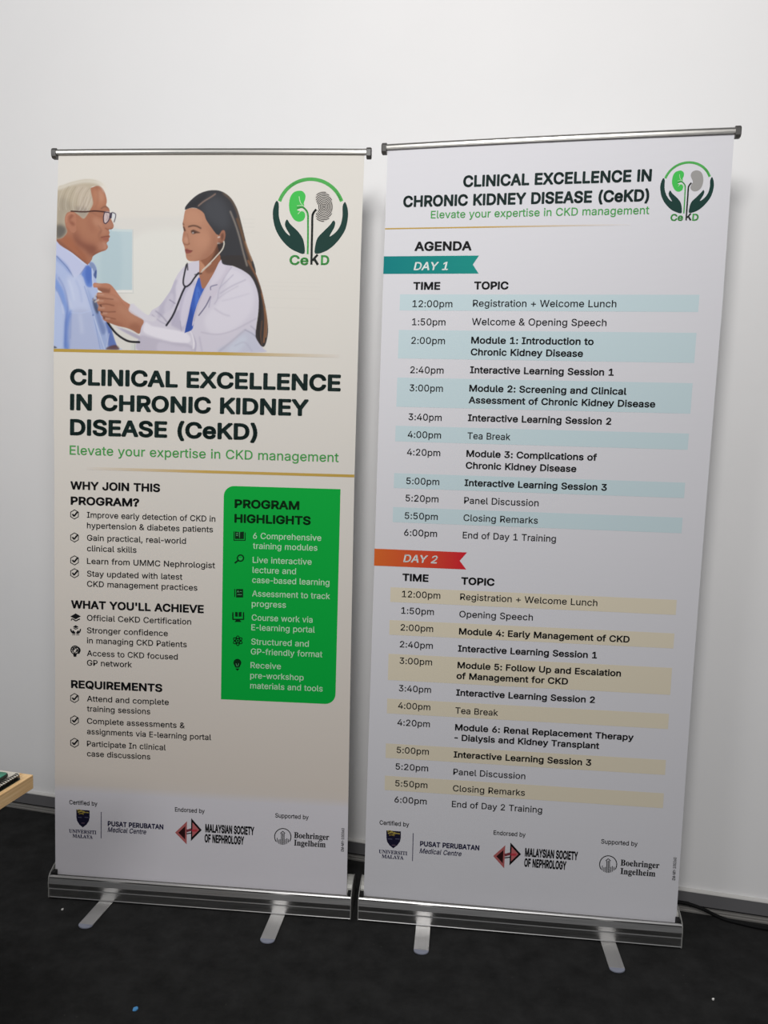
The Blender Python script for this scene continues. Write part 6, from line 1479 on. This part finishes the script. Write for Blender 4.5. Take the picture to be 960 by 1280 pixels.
    ('f',(188,136,110),6.8,0.6,'hand',(0,1),[-2422,16435,-1996,16170,-1806,15992,-1992,15898,-2300,16119,-2489,16252]),
    ('f',(149,97,76),5.1,0.7,'hand',(0,1),[-2201,15780,-1992,15943,-1803,15810,-1859,15632,-2036,15715]),
    ('f',(147,93,74),4.25,0.7,'hand',(0,1),[-2838,16042,-2532,15956,-2249,15848,-2459,15833,-2790,15952]),
    ('s',(117,71,55),1.1,0.8,'hand',25,[-3058,16595,-2847,16583,-2611,16557]),
    ('s',(112,65,51),1.1,0.85,'hand',25,[-3008,16403,-2797,16429,-2585,16387]),
    ('s',(112,65,51),1.1,0.85,'hand',25,[-3017,16232,-2770,16213,-2536,16224]),
    ('s',(112,65,51),1.1,0.8,'hand',25,[-2910,16109,-2745,16066,-2533,16024]),
    ('s',(206,164,144),1.53,0.6,'hand',35,[-3025,16686,-2883,16684]),
    ('s',(206,164,144),1.53,0.6,'hand',35,[-3034,16516,-2892,16514]),
    ('s',(206,164,144),1.53,0.6,'hand',35,[-2995,16323,-2854,16321]),
    ('s',(206,164,144),1.53,0.6,'hand',35,[-2922,16177,-2781,16175]),
    ('s',(206,164,144),1.53,0.6,'hand',35,[-2838,16030,-2697,16028]),
    ('s',(70,40,40),0.85,0.85,0,37,[-2961,16392,-2937,16361]),
    ('s',(70,40,40),0.85,0.85,0,37,[-2935,16211,-2911,16179]),
    ('s',(70,40,40),0.85,0.85,0,37,[-2862,16064,-2838,16033]),
    ('s',(70,40,40),0.85,0.85,0,37,[-3094,16640,-3070,16609]),
    ('s',(200,192,186),1.19,0.7,0,37,[-3163,16537,-3117,16606,-3084,16697]),
    ('s',(216,206,196),1.02,0.75,0,37,[-3115,16481,-3022,16539]),
    ('s',(110,84,80),0.85,0.7,0,28,[-3175,16548,-3140,16526]),
    ('f',(214,210,219),1.02,0.8,0,(0,1),[-2162,16254,-2053,16463,-1917,16356,-1622,16144,-1374,16083,-1462,15973,-1709,16012,-1822,16053]),
]:
    pts = pairs(q)
    sg = blur / 1000 / PH
    if op == 'f':
        name, sm = extra
        if sm:
            pts = catmull(pts, True, 4)
    else:
        pts = catmull(pts, False, 5)
        hw = extra / 20000
    A = np.array(pts)
    pad = 3.5 * blur / 1000 + .004 + (0 if op == 'f' else hw)
    win = sub_window(A.min(0), A.max(0), pad)
    i0, i1, j0, j1 = win
    if i1 <= i0 or j1 <= j0:
        continue
    mk = mask_poly(pts, win) if op == 'f' else mask_stroke(pts, hw, win)
    mk = gauss(mk, sg)
    if op == 'f' and name:
        full = np.zeros((nv, nu))
        full[j0:j1, i0:i1] = mk
        CLIP[name] = full
    mk = mk * alpha
    if clip:
        mk = mk * CLIP[clip][j0:j1, i0:i1]
    c = np.array(lin(col))
    canvas[j0:j1, i0:i1] += (c - canvas[j0:j1, i0:i1]) * mk[..., None]

GU, GV = np.meshgrid(us, vs)
ea = np.interp(GV[:, 0], ((0.0194, 0.6028, 1.1664, 1.5173, 1.7766, 2.0331), (-0.4293, -0.4215, -0.4222, -0.4271, -0.4244, -0.4236), (0.4274, 0.422, 0.4189, 0.4199, 0.4202, 0.4222))[0], ((0.0194, 0.6028, 1.1664, 1.5173, 1.7766, 2.0331), (-0.4293, -0.4215, -0.4222, -0.4271, -0.4244, -0.4236), (0.4274, 0.422, 0.4189, 0.4199, 0.4202, 0.4222))[1])
GUc = np.maximum(GU, ea[:, None] + .0003)
A = np.stack([GUc.ravel(), GV.ravel(), np.full(GU.size, 1.0)], 1)
Vp = surfL(A)
idx = np.arange(nu * nv).reshape(nv, nu)
Fq = np.stack([idx[:-1, :-1], idx[:-1, 1:], idx[1:, 1:], idx[1:, :-1]], -1).reshape(-1, 4)
me = bpy.data.meshes.new('printed_photo')
me.vertices.add(len(Vp))
me.vertices.foreach_set('co', Vp.astype(np.float32).ravel())
me.loops.add(Fq.size)
me.loops.foreach_set('vertex_index', Fq.ravel().astype(np.int32))
me.polygons.add(len(Fq))
me.polygons.foreach_set('loop_start', (np.arange(len(Fq)) * 4).astype(np.int32))
me.update(calc_edges=True)
me.materials.append(M['print'])
ph = bpy.data.objects.new('printed_photo', me)
COL.objects.link(ph)
ph.parent = panelL
set_cols(ph, canvas.reshape(-1, 3))
ph['label'] = 'printed photo of a doctor holding a stethoscope to an older man in a blue shirt'

# ------------------------------------------------------------------ table with notebooks
TZ = 0.72
table = empty('wooden_table', (-0.6258, 1.3387, 0.0), 2.9129, 'pale wooden table at the left edge, only its square corner in view', 'table')
# local frame: x to the left along the back edge, y towards the camera
V, F = boxv(0, 1.2, 0, .6, TZ - .026, TZ)
tt = bevel(meshobj('table_top', V, F, M['pine'], table), .0012)
for x in (.09, 1.11):
    for y in (.09, .51):
        V, F = boxv(x - .022, x + .022, y - .022, y + .022, .0005, TZ - .0262)
        bevel(meshobj('leg', V, F, M['pine'], table), .002)


def round_rect(x0, x1, y0, y1, r, n=6):
    out = []
    for cx, cy, a0 in ((x1 - r, y1 - r, 0), (x0 + r, y1 - r, 90), (x0 + r, y0 + r, 180), (x1 - r, y0 + r, 270)):
        for k in range(n + 1):
            a = radians(a0 + 90 * k / n)
            out.append((cx + r * cos(a), cy + r * sin(a)))
    return out


TM = Matrix.Translation((-0.6258, 1.3387, 0.0)) @ Matrix.Rotation(2.9129, 4, 'Z')


def on_table(name, label, cat, x, y, z, rz=0):
    p = TM @ Vector((x, y, z))
    return empty(name, p, 2.9129 + rz, label, cat)


nb = on_table('spiral_notebook', 'cream spiral-bound notebook with black wire binding on the wooden table', 'notebook', 0.0098, 0.0196, TZ + .0003)
V, F = prism(round_rect(.004, .148, 0, .21, .006), .0006, .0075)
meshobj('pages', V, F, M['darkedge'], nb)
V, F = prism(round_rect(.0, .15, -.001, .212, .008), .0078, .0092)
bevel(meshobj('cover', V, F, M['cream'], nb), .0003)
for k in range(36):
    y = .006 + k * .0056
    ring = [(.0045 + .0050 * cos(a), y, .0056 + .0050 * sin(a)) for a in np.linspace(0, 2 * pi, 13)]
    V, F = tube(ring, .0008, 6)
    fix_normals(meshobj('wire_ring', V, F, M['black'], nb))
V, F = prism(round_rect(-.0015, .149, -.0008, .2115, .008), .0001, .0005)
meshobj('back_cover', V, F, M['darkedge'], nb)
gb = on_table('green_notebook', 'green notebook with dark edges lying on the cream spiral notebook', 'notebook', 0.0167, 0.0404, TZ + .0127)
V, F = prism(round_rect(0, .13, 0, .19, .007), 0, .0055)
bevel(meshobj('block', V, F, M['darkedge'], gb), .0008)
V, F = prism(round_rect(.0015, .1285, .0015, .1885, .006), .0056, .0066)
meshobj('cover', V, F, M['green'], gb)

# ------------------------------------------------------------------ cable along the wall
pts = [at_wall(a, .0165, .0195) for a in (.45, .6, .72)]
pts += [Vector(p) for p in [(0.8863, 2.1115, 0.0271), (0.9204, 2.1031, 0.0248), (0.9509, 2.0919, 0.0194), (0.9826, 2.0882, 0.0056), (1.004, 2.0687, 0.0056), (1.0397, 2.052, 0.0056), (1.0781, 2.0374, 0.0056), (1.1118, 2.0281, 0.0056), (1.1561, 2.0142, 0.0056), (1.2467, 1.9971, 0.0056)]]
V, F = tube(catmull(pts, False, 4), .0052, 8)
props(fix_normals(meshobj('black_cable', V, F, M['black'], smooth=True)), 'black cable running along the skirting and out over the carpet at right', 'cable')

# ------------------------------------------------------------------ litter on the carpet
def bit(name, label, cat, p, r, h, m, sq=1.0):
    out = [(r * sq * cos(a) * (1 + .18 * sin(3 * a + 1)), r * sin(a) * (1 + .15 * cos(2 * a))) for a in np.linspace(0, 2 * pi, 11)[:-1]]
    V, F = prism(out, 0, h)
    V = [(x, y, z + (.0012 * sin(x * 300) if z > 0 else 0)) for x, y, z in V]
    o = fix_normals(meshobj(name, V, F, m, loc=(p[0], p[1], .0005)))
    props(o, label, cat)


bit('paper_scrap', 'tiny bright blue paper scrap on the black carpet at bottom left', 'scrap', (-.553, 1.673), .0075, .002, M['blue'], .8)
bit('white_crumb', 'tiny white crumb on the carpet beside the left end of the left banner base', 'crumb', (-.879, 2.041), .0030, .003, M['crumb'])
bit('white_crumb', 'tiny white crumb on the carpet at the far bottom right', 'crumb', (.836, 1.753), .0026, .003, M['crumb'])
